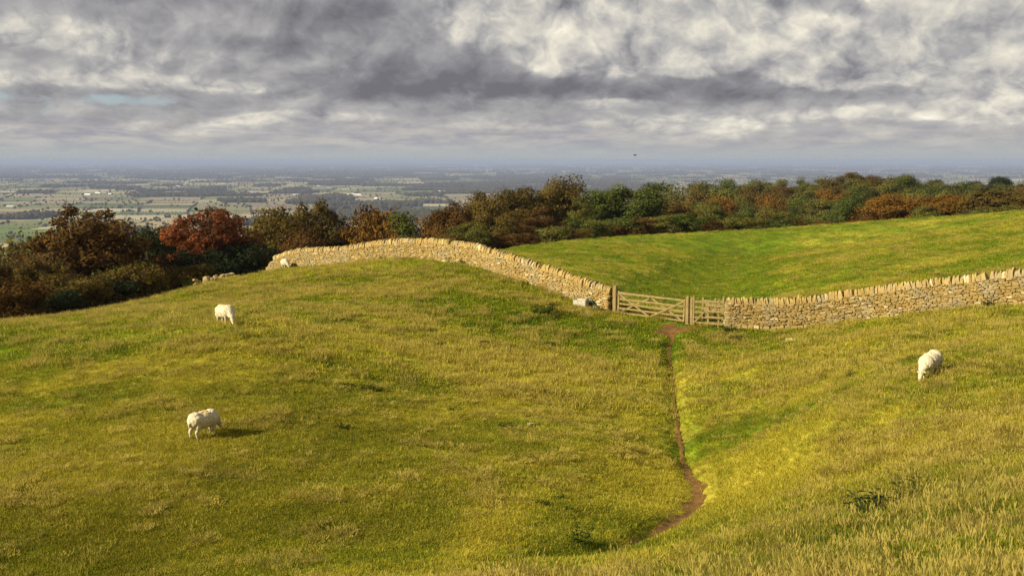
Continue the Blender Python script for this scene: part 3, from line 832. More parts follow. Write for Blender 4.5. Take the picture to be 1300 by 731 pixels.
    while s < total - .05:
        w = rng.uniform(.65, 1.45) * cope_gap
        h = cope_h * rng.uniform(.84, 1.12) * (1.15 if rng.random() < .08 else 1)
        if not (ragged and np.interp(s, *ragged) < .75) and rng.random() > .012:
            p, t, nn, sl = frame(s + w / 2); up = Vector((0, 0, 1)); tt = (t + up * sl * .8).normalized(); zz = (tt.cross(-nn)); zz = zz if zz.z > 0 else -zz
            R = Matrix((tt, zz.cross(tt), zz)).transposed().to_4x4() @ Euler((rng.uniform(-.06, .06), rng.uniform(-.26, .14), rng.uniform(-.2, .2))).to_matrix().to_4x4()
            c = p + up * (hgt(s + w / 2) - .02)
            o = link('coping_stone', COPES[rng.randrange(len(COPES))], root)
            o.matrix_basis = inv @ Matrix.Translation(c + nn * rng.uniform(-.02, .03)) @ R @ Matrix.Diagonal((w * 1.12, rng.uniform(.40, .50), h, 1)); nc += 1
        s += w * .97
    return root, nc, len(mats)

A = lambda u, v, d: tuple(at(u, v, d))[:2]
left_line = [A(342, 345, 79), A(400, 339, 74), A(450, 334, 70), A(500, 331, 67), A(550, 332, 64), A(600, 338, 61), A(640, 351, 58), A(690, 366, 55.6), A(735, 382, 53.6), A(776, 398, 52.1)]
right_line = [A(919, 417, 48.6), A(960, 418, 48.2), A(1000, 418, 47.6), A(1050, 411, 46.9), A(1100, 405, 46), A(1200, 393, 44), A(1300, 389, 41.6), A(1400, 387, 39)]
WL = drystone('drystone_wall', 'long golden drystone wall climbing over the grassy knoll down to the gate post', left_line, 1.16, 21, ragged=([0, .5, 1.2, 2.2, 3.2, 60], [.35, .6, .8, .9, 1, 1]), cope_gap=.12, cope_h=.32)
WR = drystone('drystone_wall', 'golden drystone wall with upright coping running from the small gate past the lone sheep', right_line, 1.28, 22, cope_gap=.11, cope_h=.32)

# stones fallen from the walls
def fallen(u, v, size, label, d=None, group=None):
    x, y = raycast(u, v, 20) if d is None else A(u, v, d)
    o = link('fallen_stone', random.choice(STONES)); o.location = (x, y, gz(x, y) + size * .12)
    o.scale = (size * random.uniform(.8, 1.2), size * random.uniform(.6, .9), size * random.uniform(.4, .55)); o.rotation_euler = (random.uniform(-.2, .2), random.uniform(-.2, .2), random.uniform(0, 6))
    tag(o, label, 'stone', group)
for (u, v, s_) in [(1003, 437, .40), (996, 439, .30), (1010, 436, .34), (976, 436, .22)]: fallen(u, v, s_, 'yellow stone fallen in the grass below the wall near the small gate', None, 'stones fallen below the right wall')
for (u, v, s_) in [(733, 398, .42), (746, 400, .36), (729, 393, .28)]: fallen(u, v, s_, 'flat pale stone lying in the grass by the water trough', None, 'stones around the trough')
fallen(674, 540, .20, 'small pale stone alone in the middle of the dry pasture')
fallen(410, 366, .35, 'stone half sunk in grass below the far end of the knoll wall')
# low remnant of wall on the crest below the red tree
rem = bpy.data.objects.new('wall_remnant', None); COL.objects.link(rem)
rp = [A(u, v, d) for u, v, d in ((250, 358, 67.5), (270, 354, 69.5), (285, 351, 71.5), (298, 349, 73.5))]
RL, RS = resample(rp, .22)
rem.location = (RL[len(RL) // 2][0], RL[len(RL) // 2][1], gz(*RL[len(RL) // 2]))
for i, (x, y) in enumerate(RL):
    for lvl in range(random.choice([1, 2, 3, 4, 4])):
        o = link('stone', random.choice(STONES), rem)
        o.location = Vector((x + random.uniform(-.1, .1), y + random.uniform(-.15, .15), gz(x, y) + .08 + lvl * .15)) - rem.location
        o.scale = (random.uniform(.22, .45), random.uniform(.25, .4), random.uniform(.12, .2)); o.rotation_euler = (random.uniform(-.2, .2), random.uniform(-.2, .2), random.uniform(-.5, 1.5))
tag(rem, 'tumbled low remnant of stone wall on the crest below the red tree', 'ruined wall')

# ------------------------------------------------------------------ gates
def beam_mesh(l, w, h, seed=0, taper=1.0):
    """length along x from 0 to l, centred on y, z; softened edges"""
    bm = bmesh.new(); bmesh.ops.create_cube(bm, size=1.0)
    for v in bm.verts:
        k = 1 if v.co.x < 0 else taper
        v.co = Vector(((v.co.x + .5) * l, v.co.y * w, (v.co.z * k + (k - 1) * .5 * 0) * h))
    bmesh.ops.bevel(bm, geom=bm.edges[:], offset=min(w, h) * .12, segments=1, affect='EDGES')
    me = bpy.data.meshes.new('beam'); bm.to_mesh(me); bm.free(); me.materials.append(M['wood']); return me
def beam(name, parent, a, b, w, h, taper=1.0, mat=None):
    a = Vector(a); b = Vector(b); dv = b - a; o = link(name, beam_mesh(dv.length, w, h, 0, taper), parent)
    if mat: o.data.materials[0] = mat
    X = dv.normalized(); Y = Vector((0, 1, 0)) if abs(X.y) < .9 else Vector((1, 0, 0)); Z = X.cross(Y).normalized(); Y = Z.cross(X)
    o.matrix_basis = Matrix.Translation(a) @ Matrix((X, Y, Z)).transposed().to_4x4()
    return o
gl = at(780.5, 399, 52.0); gr = at(871.5, 411, 49.6)
gl.z = gz(gl.x, gl.y); gr.z = gz(gr.x, gr.y)
def post(p, h, w, label, cap=True, tilt=0.0):
    e = bpy.data.objects.new('gate_post', None); COL.objects.link(e); e.location = p; e.rotation_euler = (0, tilt, math.radians(-32))
    bm = bmesh.new(); bmesh.ops.create_cube(bm, size=1.0)
    for v in bm.verts: v.co = Vector((v.co.x * w, v.co.y * w, (v.co.z + .5) * (h + .35) - .35))
    bmesh.ops.bevel(bm, geom=bm.edges[:], offset=w * .10, segments=2, affect='EDGES')
    me = bpy.data.meshes.new('shaft'); bm.to_mesh(me); bm.free(); me.materials.append(M['wood'])
    link('shaft', me, e)
    bm = bmesh.new(); bmesh.ops.create_cone(bm, segments=4, radius1=w * .70, radius2=w * .28, depth=w * .22, cap_ends=True, matrix=Matrix.Translation((0, 0, h + w * .09)) @ Matrix.Rotation(math.pi / 4, 4, 'Z'))
    me = bpy.data.meshes.new('head'); bm.to_mesh(me); bm.free(); me.materials.append(M['wood']); link('head', me, e)
    tag(e, label, 'post'); return e
post(gl, 1.42, .21, 'thick square oak post hanging the field gate at the wall end')
gdir = Vector((gr.x - gl.x, gr.y - gl.y, 0)); GLEN = gdir.length; yaw = math.atan2(gdir.y, gdir.x); gdir.normalize()
g = bpy.data.objects.new('field_gate', None); COL.objects.link(g)
zg = (gl.z + gr.z) / 2 + .08; g.location = (gl.x, gl.y, zg); g.rotation_euler = (0, math.asin(max(-.05, min(.05, (gl.z - gr.z) / GLEN * .6))), yaw)
tag(g, 'wide wooden five bar field gate with crossed braces, shut', 'gate')
x0, x1 = .17, GLEN - .12
zr = [.06, .30, .54, .79, 1.10]
for i, z in enumerate(zr): beam('rail', g, (x0, 0, z), (x1, 0, z), .05 if i < 4 else .075, .085 if i < 4 else .12, 1.0 if i < 4 else .75)
beam('hanging_stile', g, (x0 + .04, 0, -.02), (x0 + .04, 0, 1.20), .09, .10)
beam('closing_stile', g, (x1 - .03, 0, -.02), (x1 - .03, 0, 1.17), .08, .09)
mid = (x0 + x1) / 2
for (a, b, yo) in (((x0 + .05, 1.06), (mid - .05, .06), -.045), ((mid + .02, .06), (x1 - .05, 1.06), -.045), ((x0 + .05, .06), (mid - .12, 1.0), .045), ((mid + .02, 1.0), (x1 - .12, .04), .045)):
    beam('brace', g, (a[0], yo, a[1]), (b[0], yo, b[1]), .03, .085)
for z in (.18, 1.02): beam('hinge_strap', g, (-.02 + .06, -.055, z), (.62, -.06, z), .012, .05, .7, M['iron'])
beam('latch', g, (x1 - .12, -.06, .78), (x1 + .10, -.06, .78), .02, .03, 1, M['iron'])
p2 = at(872.5, 411.5, 49.5); p2.z = gz(p2.x, p2.y); post(p2, 1.40, .17, 'square oak post the field gate closes against')
p3 = at(877.8, 412.5, 49.35); p3.z = gz(p3.x, p3.y); post(p3, 1.36, .13, 'darker slim post standing close beside the closing post')
# small hand gate
s0 = at(879.5, 413, 49.25); s1 = at(899, 415, 48.95); s0.z = gz(s0.x, s0.y); s1.z = gz(s1.x, s1.y)
sd = Vector((s1.x - s0.x, s1.y - s0.y, 0)); sl_ = sd.length; sy = math.atan2(sd.y, sd.x)
h = bpy.data.objects.new('hand_gate', None); COL.objects.link(h); h.location = (s0.x, s0.y, s0.z + .06); h.rotation_euler = (0, 0, sy)
tag(h, 'small wooden hand gate with one diagonal brace beside the field gate', 'gate')
for z in (.10, .36, .62, .86, 1.14): beam('rail', h, (.0, 0, z), (sl_, 0, z), .04, .08 if z < 1.1 else .10)
beam('hanging_stile', h, (.03, 0, .0), (.03, 0, 1.42), .07, .085); beam('closing_stile', h, (sl_ - .03, 0, .0), (sl_ - .03, 0, 1.18), .06, .075)
beam('brace', h, (.08, -.035, .10), (sl_ - .06, -.035, .84), .025, .075)
# rail panel between hand gate and wall
f0 = at(898, 415.2, 48.75); f1 = at(918.5, 417.5, 48.45); f0.z = gz(f0.x, f0.y); f1.z = gz(f1.x, f1.y)
fd = Vector((f1.x - f0.x, f1.y - f0.y, 0)); fl = fd.length
f = bpy.data.objects.new('rail_fence', None); COL.objects.link(f); f.location = (f0.x, f0.y, f0.z); f.rotation_euler = (0, 0, math.atan2(fd.y, fd.x))
tag(f, 'short wooden rail panel closing the gap between hand gate and wall', 'fence')
for z, hh in ((.20, .13), (.50, .12), (.80, .12), (1.10, .15)): beam('rail', f, (-.10, -.06, z), (fl, -.06, z), .045, hh)
beam('post', f, (.03, 0, -.3), (.03, 0, 1.22), .10, .10); beam('post', f, (fl * .68, .04, -.3), (fl * .68, .04, 1.38), .10, .09)
# the pen behind the hand gate (kissing gate hoop): two posts and rails set back
k = bpy.data.objects.new('kissing_gate_pen', None); COL.objects.link(k); kp = at(903, 409, 50.0); k.location = (kp.x, kp.y, gz(kp.x, kp.y)); k.rotation_euler = (0, 0, -.5)
tag(k, 'low wooden pen of rails and posts standing behind the hand gate', 'pen')
for x in (-.45, .2, .62): beam('post', k, (x, 0, -.3), (x, 0, 1.16 if x < .5 else 1.30), .10, .10)
for z in (.25, .60, 1.0): beam('rail', k, (-.50, -.07, z), (.68, -.07, z), .04, .12)

# ------------------------------------------------------------------ water trough and its pipe
def trough():
    x, y = A(737.5, 389.5, 52.4); z = gz(x, y)
    e = bpy.data.objects.new('water_trough', None); COL.objects.link(e); e.location = (x, y, z); e.rotation_euler = (0, 0, -.42)
    bm = bmesh.new()
    l, w, hh, tk = .72, .55, .40, .06
    bmesh.ops.create_cube(bm, size=1.0, matrix=Matrix.Translation((0, 0, hh / 2 - .1)) @ Matrix.Diagonal((l, w, hh + .2, 1)))
    top = [f_ for f_ in bm.faces if f_.normal.z > .9][0]
    r = bmesh.ops.inset_region(bm, faces=[top], thickness=tk)
    bmesh.ops.translate(bm, verts=top.verts[:], vec=(0, 0, -.22))
    for v in bm.verts:
        if v.co.z < .1: v.co.x *= .93; v.co.y *= .93
    bmesh.ops.bevel(bm, geom=[e_ for e_ in bm.edges if e_.calc_length() > .3], offset=.014, segments=2, affect='EDGES')
    me = bpy.data.meshes.new('tank'); bm.to_mesh(me); bm.free(); me.materials.append(M['concrete']); link('tank', me, e)
    link('water', mesh('water', [(-l / 2 + tk, -w / 2 + tk, hh - .10), (l / 2 - tk, -w / 2 + tk, hh - .10), (l / 2 - tk, w / 2 - tk, hh - .10), (-l / 2 + tk, w / 2 - tk, hh - .10)], [(0, 1, 2, 3)]), e, M['water'])
    bm = bmesh.new(); bmesh.ops.create_cube(bm, size=1.0, matrix=Matrix.Translation((l / 2 - .11, 0, hh + .02)) @ Matrix.Diagonal((.20, w - .02, .045, 1)))
    bmesh.ops.bevel(bm, geom=bm.edges[:], offset=.01, segments=1, affect='EDGES')
    me = bpy.data.meshes.new('valve_cover'); bm.to_mesh(me); bm.free(); me.materials.append(M['concrete']); link('valve_cover', me, e)
    tag(e, 'grey concrete water trough on the grass against the knoll wall', 'trough')
    # pipe
    P_ = [A(748, 386, 52.6), A(750, 390, 52.4), A(755, 394, 52.2), A(762, 399, 51.9), A(766, 402, 51.7)]
    zs = [.55, .42, .20, .06, -.05]
    pl, _ = resample([(a[0], a[1], gz(*a) + b) for a, b in zip(P_, zs)], .08)
    o = link('water_pipe', tube_mesh('water_pipe', pl, [.03] * len(pl), 8), None, M['hose']); tag(o, 'blue green plastic pipe drooping from trough into grass', 'pipe')
def tube_arrays(P, R, seg=6):
    P = np.array(P, float); n = len(P); T = np.gradient(P, axis=0); T /= np.linalg.norm(T, axis=1)[:, None] + 1e-9
    ref = np.where(np.abs(T[:, 2:3]) < .9, np.array([[0, 0, 1.0]]), np.array([[1.0, 0, 0]]))
    U = np.cross(T, ref); U /= np.linalg.norm(U, axis=1)[:, None] + 1e-9; W_ = np.cross(T, U)
    a = np.arange(seg) / seg * 2 * math.pi
    V = P[:, None] + np.array(R)[:, None, None] * (U[:, None] * np.cos(a)[None, :, None] + W_[:, None] * np.sin(a)[None, :, None])
    ii = np.arange(n * seg).reshape(n, seg); jj = np.roll(ii, -1, 1)
    F = np.stack([ii[:-1], jj[:-1], jj[1:], ii[1:]], -1).reshape(-1, 4)
    return V.reshape(-1, 3), F
def tube_mesh(name, P, R, seg=6):
    V, F = tube_arrays(P, R, seg); return npmesh(name, V, F, True)
trough()
# ------------------------------------------------------------------ sheep
def wool_material(name, mark):
    m, t = new_mat(name)
    pos = t.new('ShaderNodeTexCoord').outputs['Object']
    n = t.noise(pos, 16, 5, .65)
    c = t.mix(t.mapr(n, .3, .7), (.44, .37, .22), (.60, .53, .36))
    c = t.mix(t.mapr(t.noise(pos, 5, 3, .6), .55, .75, 0, .5), c, (.50, .40, .22))
    x, y, z = t.sep(pos)
    if mark:
        dx = t.m('DIVIDE', t.m('SUBTRACT', x, mark[0]), mark[1]); dy = t.m('DIVIDE', y, .16)
        g = t.m('EXPONENT', t.m('MULTIPLY', t.m('ADD', t.m('MULTIPLY', dx, dx), t.m('MULTIPLY', dy, dy)), -1))
        g = t.m('MULTIPLY', t.m('MULTIPLY', g, t.mapr(z, .62, .74)), t.mapr(n, .35, .6, .5, 1))
        c = t.mix(t.m('MULTIPLY', g, .8), c, (.62, .30, .05))
    h = t.m('ADD', n, t.m('MULTIPLY', t.noise(pos, 45, 4, .7), .6))
    finish(t, bsdf(t, c, 1.0, t.bump(h, .9, .02), .05)); return m
M['face'] = plain_mat('sheep face and legs', (.62, .54, .40), (.76, .68, .54), 14, .9, .2)
M['eye'] = plain_mat('sheep eye and nostril', (.02, .016, .012), (.03, .022, .016), 10, .5)
M['soil'] = plain_mat('soiled wool', (.07, .05, .02), (.16, .11, .05), 18, 1.0)

def sheep_mesh(name, head_yaw=0.0, neck=1.0, stance=0.0, dirty_tail=False):
    bm = bmesh.new()
    def ell(c, r, sub=3): bmesh.ops.create_icosphere(bm, subdivisions=sub, radius=1.0, matrix=Matrix.Translation(c) @ Matrix.Diagonal((r[0], r[1], r[2], 1)))
    def chain(pts_, steps=7):
        for (a, ra), (b, rb) in zip(pts_[:-1], pts_[1:]):
            for i in range(steps + 1):
                u = i / steps; r = ra + (rb - ra) * u; ell(Vector(a).lerp(Vector(b), u), (r, r, r), 2)
    ell((0, 0, .54), (.51, .30, .25)); ell((-.33, 0, .545), (.26, .28, .26)); ell((.32, 0, .53), (.26, .27, .26)); ell((0, 0, .45), (.42, .27, .20))
    ell((-.06, 0, .60), (.46, .20, .19))
    cy, sy_ = math.cos(head_yaw), math.sin(head_yaw)
    def hd(x, y, z): dx = x - .46; return (.46 + dx * cy - y * sy_, dx * sy_ + y * cy, z)
    chain([(hd(.44, 0, .50), .19), (hd(.60, 0, .40), .135), (hd(.70, 0, .30), .105)])
    chain([(hd(.70, 0, .29), .092), (hd(.77, 0, .20), .080), (hd(.83, 0, .11), .054), (hd(.845, 0, .085), .050)])
    for s in (-1, 1): ell(hd(.685, s * .125, .315), (.028, .075, .026), 2)
    for s in (-1, 1):
        o_ = stance * s
        chain([((.33 + o_ * .3, s * .13, .40), .085), ((.35 + o_ * .6, s * .125, .24), .050), ((.34 + o_, s * .12, .03), .036), ((.36 + o_, s * .12, .0), .040)])
        chain([((-.36, s * .14, .44), .13), ((-.36 - o_ * .4, s * .135, .32), .085), ((-.45 - o_ * .7, s * .125, .22), .050), ((-.42 - o_, s * .12, .03), .037), ((-.40 - o_, s * .12, .0), .040)])
    chain([((-.55, 0, .60), .05), ((-.605, 0, .50), .045), ((-.60, 0, .40), .032)])
    me = bpy.data.meshes.new(name + '_raw'); bm.to_mesh(me); bm.free()
    tmp = bpy.data.objects.new('tmp', me); COL.objects.link(tmp)
    md = tmp.modifiers.new('r', 'REMESH'); md.mode = 'VOXEL'; md.voxel_size = .019
    md = tmp.modifiers.new('s', 'SMOOTH'); md.factor = .6; md.iterations = 3
    dg = bpy.context.evaluated_depsgraph_get(); dg.update()
    out = bpy.data.meshes.new_from_object(tmp.evaluated_get(dg)); out.name = name
    bpy.data.objects.remove(tmp); bpy.data.meshes.remove(me)
    n = len(out.vertices); v = np.empty(n * 3); out.vertices.foreach_get('co', v); v = v.reshape(-1, 3)
    nr = np.empty(n * 3); out.vertex_normals.foreach_get('vector', nr); nr = nr.reshape(-1, 3)
    H2 = np.array(hd(.70, 0, .30))
    headd = np.hypot(v[:, 0] - H2[0], v[:, 1] - H2[1])
    ishead = ((v[:, 0] - .46) * cy + v[:, 1] * sy_ > .17) & (v[:, 2] < .42)
    leg = sstep(.34, .24, v[:, 2]) if False else 1 - sstep(.24, .36, v[:, 2])
    wool = np.where(ishead, 0, 1 - leg)
    lump = (vnoise(v[:, 0] * 17 + v[:, 2] * 6, v[:, 1] * 17 + v[:, 2] * 13, 5) - .45) * .022 + (vnoise(v[:, 0] * 40 + v[:, 2] * 9, v[:, 1] * 40 - v[:, 2] * 31, 6) - .5) * .016 + (vnoise(v[:, 0] * 7, v[:, 1] * 7 + v[:, 2] * 7, 8) - .5) * .02
    v = v + nr * (lump * wool)[:, None]
    out.vertices.foreach_set('co', v.astype(np.float32).ravel())
    pc = np.empty(len(out.polygons) * 3); out.polygons.foreach_get('center', pc); pc = pc.reshape(-1, 3)
    mi = np.zeros(len(pc), np.int32)
    ph = (((pc[:, 0] - .46) * cy + pc[:, 1] * sy_) > .20) & (pc[:, 2] < .40)
    mi[ph | (pc[:, 2] < .26)] = 1
    for s in (-1, 1):
        for (a, b, c, r) in ((.775, s * .070, .235, .022), (.872, s * .022, .085, .014)):
            e = np.array(hd(a, b, c)); mi[np.linalg.norm(pc - e, axis=1) < r] = 2
    mi[pc[:, 2] < .025] = 2
    if dirty_tail: mi[(np.linalg.norm((pc - np.array((-.60, 0, .47))) * np.array((1, 1.1, .7)), axis=1) < .085)] = 3
    out.polygons.foreach_set('material_index', mi); out.polygons.foreach_set('use_smooth', np.ones(len(pc), bool)); out.update()
    return out

def place_sheep(u, v, head, label, mark, d0=12, scale=.92, pos=None, **kw):
    me = sheep_mesh('sheep', **kw)
    me.materials.clear()
    for m_ in (wool_material('fleece', mark), M['face'], M['eye'], M['soil']): me.materials.append(m_)
    x, y = pos or raycast(u, v, d0); o = link('sheep', me)
    c, s = math.cos(head), math.sin(head)
    zf = gz(x + .35 * c, y + .35 * s); zb = gz(x - .4 * c, y - .4 * s); zl = gz(x - .13 * s, y + .13 * c); zr_ = gz(x + .13 * s, y - .13 * c)
    o.location = (x, y, (zf + zb) / 2 - .005)
    o.rotation_euler = Euler((0, 0, head)); pitch = -math.atan2(zf - zb, .75); roll = math.atan2(zl - zr_, .26) * .5
    o.rotation_euler = (Matrix.Rotation(head, 3, 'Z') @ Matrix.Rotation(pitch, 3, 'Y') @ Matrix.Rotation(roll, 3, 'X')).to_euler()
    o.scale = (scale * .92, scale * 1.0, scale * 1.06)
    tag(o, label, 'sheep', None); return o
place_sheep(286, 412, math.radians(-46), 'white sheep grazing on the greener slope below the crest trees', (-.05, .25), stance=.07, head_yaw=-.15)
place_sheep(259, 556, math.radians(57), 'cream sheep with orange mark on its back, grazing tail towards the viewer', (.0, .16), dirty_tail=True, scale=.82, stance=.04, head_yaw=.25)
place_sheep(1184, 481, math.radians(-138), 'woolly cream sheep grazing head on below the right stone wall', None, scale=.76, stance=-.05, head_yaw=-.2)
place_sheep(362, 341, math.radians(-62), 'small far sheep standing close against the end of the knoll wall', None, pos=A(363, 341, 75.2), stance=.02, head_yaw=.2)

# ------------------------------------------------------------------ trees
def tree_proto(seed, Ht=10.0, R=4.6, base=.18, clumps=72, leaves=270, leaf=.128, twig=5, shape='round', spread=1.0, clump_r=(.19, .30), gap=.15):
    rng = np.random.default_rng(seed); rr = random.Random(seed)
    z0 = Ht * base; cz = (z0 + Ht) / 2; rz = (Ht - z0) / 2
    cen = []
    lobes = [(rng.uniform(-.45, .45) * R, rng.uniform(-.45, .45) * R, rng.uniform(-.55, .50) * rz, rng.uniform(.45, .70)) for _ in range(8)]
    lobes.append((0, 0, -.05 * rz, .92)); lobes.append((rng.uniform(-.2, .2) * R, rng.uniform(-.2, .2) * R, .35 * rz, .62))
    tries = 0
    while len(cen) < clumps and tries < 9000:
        tries += 1
        lb = lobes[rr.randrange(len(lobes))]
        v = rng.normal(size=3); v /= np.linalg.norm(v); rad = rr.uniform(.55, 1.0)
        p = np.array(lb[:3]) + v * np.array([R, R, rz]) * lb[3] * rad
        if shape == 'cone': 
            f = (p[2] + rz) / (2 * rz); lim = R * (1.05 - f) 
            if math.hypot(p[0], p[1]) > lim: continue
        if p[2] < -rz * .98 or p[2] > rz: continue
        if np.linalg.norm(p / np.array([R, R, rz])) > 1.04: continue
        if cen and min(np.linalg.norm(p - c) for c in cen) < R * gap: continue
        cen.append(p)
    cen = np.array(cen)
    nb = (np.linalg.norm(cen[:, None] - cen[None], axis=2) < .36 * R).sum(1); cen = cen[nb >= 4]
    cen[:, 2] *= .86 * rz / max(cen[:, 2].max(), -cen[:, 2].min() * .9); hr = np.percentile(np.hypot(cen[:, 0], cen[:, 1]), 93); cen[:, :2] *= .86 * R / hr
    cen = cen + np.array([0, 0, cz])
    V, F, CL = [], [], []; off = 0
    for ci, c in enumerate(cen):
        cr = R * rr.uniform(*clump_r); n = int(leaves * rr.uniform(.65, 1.3)); tone = rr.random()
        d = rng.normal(size=(n, 3)); d /= np.linalg.norm(d, axis=1)[:, None]
        rad = rng.uniform(.25, 1.0, n) ** .5
        P = c + d * rad[:, None] * np.array([cr * 1.15, cr * 1.15, cr * .82]) + rng.normal(size=(n, 3)) * .06
        out = d * .8 + (c - np.array([0, 0, cz - .3 * rz])) / R * .8 + rng.normal(size=(n, 3)) * .55
        out /= np.linalg.norm(out, axis=1)[:, None]
        ref = rng.normal(size=(n, 3)); U = np.cross(out, ref); U /= np.linalg.norm(U, axis=1)[:, None] + 1e-9; W_ = np.cross(out, U)
        sz = leaf * rng.uniform(.55, 1.35, n)[:, None]; asp = rng.uniform(.5, .85, n)[:, None]
        q = np.stack([P - U * sz, P - W_ * sz * asp + out * sz * .15, P + U * sz, P + W_ * sz * asp - out * sz * .1], 1)
        V.append(q.reshape(-1, 3)); F.append(off + np.arange(4 * n).reshape(n, 4)); off += 4 * n
        CL.append(np.clip(tone + rng.uniform(-.18, .18, n), 0, 1).repeat(4))
    crown = npmesh('crown', np.concatenate(V), np.concatenate(F)); fattr(crown, 'clump', np.concatenate(CL))
    # trunk, limbs and twigs
    TV, TF, o2 = [], [], 0
    def tube(P, Rr, seg):
        nonlocal o2
        v, f = tube_arrays(P, Rr, seg); TV.append(v); TF.append(f + o2); o2 += len(v)
    top = Ht * .62
    tr = []
    for i in range(9):
        u = i / 8; tr.append((math.sin(u * 3 + seed) * .12 * u * R * .4, math.cos(u * 2.3 + seed) * .1 * u * R * .4, -.8 + u * (top + .8)))
    tube(tr, [Ht * .030 * (1.35 if i == 0 else 1.0 - .075 * i) for i in range(9)], 8)
    tr = np.array(tr)
    far = sorted(range(len(cen)), key=lambda i: -np.linalg.norm(cen[i] - np.array([0, 0, cz])))
    limbs = [cen[i] for i in far[:14]]
    for c in limbs:
        u = rr.uniform(.25, .9); j = int(u * 7) + 1; a = tr[j]
        mid_ = a * .45 + c * .55 + np.array([rr.uniform(-.3, .3), rr.uniform(-.3, .3), rr.uniform(-.1, .5)])
        q = [a, a * .72 + mid_ * .28 + np.array([0, 0, .1]), mid_, mid_ * .4 + c * .6 + np.array([0, 0, .08]), c]
        r0_ = Ht * .012 * rr.uniform(.8, 1.2); tube(q, [r0_, r0_ * .8, r0_ * .6, r0_ * .4, r0_ * .15], 5)
    for ci, c in enumerate(cen):
        l = limbs[int(np.argmin([np.linalg.norm(c - q) for q in limbs]))]
        if np.linalg.norm(l - c) > .1: tube([l * .55 + np.array([0, 0, cz]) * .45, (l + c) / 2 + np.array([0, 0, .15]), c], [Ht * .0045, Ht * .003, Ht * .0012], 4)
        for _ in range(twig):
            dv = rng.normal(size=3); dv /= np.linalg.norm(dv); dv = dv + (c - np.array([0, 0, cz])) / R * .8 + np.array([0, 0, .25]); e = c + dv * R * .12
            tube([c, (c + e) / 2 + rng.normal(size=3) * .05, e], [Ht * .0022, Ht * .0016, Ht * .0006], 3)
    trunk = npmesh('trunk', np.concatenate(TV), np.concatenate(TF), True); trunk.materials.append(M['bark'])
    return dict(trunk=trunk, crown=crown, H=Ht, R=R)

PROTO = {
    'roundA': tree_proto(101, base=.06, clumps=120, gap=.12), 'roundB': tree_proto(102, base=.06, clumps=120, gap=.12), 'roundC': tree_proto(103, Ht=11, R=4.4, base=.08, clumps=120, gap=.12), 'roundD': tree_proto(104, Ht=9, R=4.8, base=.06, clumps=120, gap=.12),
    'airyA': tree_proto(105, base=.02, R=4.4, clumps=190, leaves=130, leaf=.125, twig=7, clump_r=(.10, .19), gap=.10), 'airyB': tree_proto(106, base=.0, R=4.6, clumps=200, leaves=130, leaf=.12, twig=8, clump_r=(.10, .18), gap=.10),
    'bushA': tree_proto(107, Ht=5, R=3.2, base=.02, clumps=75, leaves=170, leaf=.12), 'bushB': tree_proto(108, Ht=4.5, R=3.4, base=.0, clumps=75, leaves=170, leaf=.12),
    'cone': tree_proto(109, Ht=11, R=3.6, base=.06, clumps=80, leaves=180, leaf=.14, shape='cone'),
    'tall': tree_proto(110, Ht=13, R=4.0, base=.28, clumps=80, leaves=200),
}
TREES = []
def plant(name, proto, u, top, wpx, d, colour, label, cat='tree', group=None, base_drop=0.0, rot=None):
    pr = PROTO[proto]; p = at(u, top, d); zb = gz(p.x, d) - base_drop; ht = max(1.2, p.z - zb); w = wpx * d / FPX; w = max(w, .60 * ht)
    zb = min(zb, p.z - .55 * w); ht = p.z - zb
    e = bpy.data.objects.new(name, None); COL.objects.link(e); e.location = (p.x, d, zb)
    sx = w / (2 * pr['R']) * 1.16; e.scale = (sx * random.uniform(.97, 1.08), sx * random.uniform(.9, 1.08), ht / pr['H'])
    e.rotation_euler = (0, 0, random.uniform(0, 6.28) if rot is None else rot)
    tag(e, label, cat, group)
    link('trunk', pr['trunk'], e)
    c = link('crown', pr['crown'], e)
    if not pr['crown'].materials: pr['crown'].materials.append(LEAF['green'])
    c.material_slots[0].link = 'OBJECT'; c.material_slots[0].material = LEAF[colour]
    TREES.append((name, round(w, 1), round(ht, 1)))
    return e
T = plant
# trees standing below the left crest
T('beech_tree', 'airyA', 115, 255, 160, 74, 'russet', 'broad brown and russet tree with fine twigs below the left crest')
T('beech_tree', 'airyB', 42, 318, 100, 66, 'brown', 'olive brown twiggy tree crowding the foot of the broad russet tree')
T('beech_tree', 'airyB', -12, 312, 90, 60, 'russet', 'dark russet tree at the very end of the crest tree line')
T('hawthorn_tree', 'airyB', 262, 249, 118, 86, 'red', 'red leaved hawthorn tree behind the tumbled wall remnant')
T('hawthorn_tree', 'bushA', 228, 306, 70, 80, 'red', 'low red bush hugging the foot of the red hawthorn')
T('ivy_tree', 'roundB', 192, 288, 56, 92, 'dark', 'dark ivy green tree between the russet and the red trees')
T('holly_bush', 'bushB', 160, 335, 90, 72, 'green', 'dark green bush under the broad russet tree')
T('holly_bush', 'bushA', 85, 350, 110, 64, 'brown', 'brown green bush on the crest edge under the russet tree')
T('holly_bush', 'bushB', 12, 358, 90, 56, 'russet', 'dark russet bush at the crest edge beside the end tree')
T('holly_bush', 'bushA', 305, 318, 70, 84, 'green', 'dark green bush beside the end of the knoll wall')
T('holly_bush', 'bushB', 215, 332, 60, 78, 'dark', 'very dark bush in the gap under the red hawthorn')
T('beech_tree', 'roundA', 345, 262, 92, 102, 'brown', 'olive brown tree rising behind the low end of the knoll wall')
T('beech_tree', 'airyA', 400, 246, 112, 108, 'brown', 'tall domed brown tree behind the knoll wall')
T('beech_tree', 'roundD', 370, 290, 80, 96, 'russet', 'lower russet tree in front of the domed brown tree')
T('holly_bush', 'bushB', 330, 308, 60, 92, 'dark', 'dark bush in the corner behind the knoll wall end')
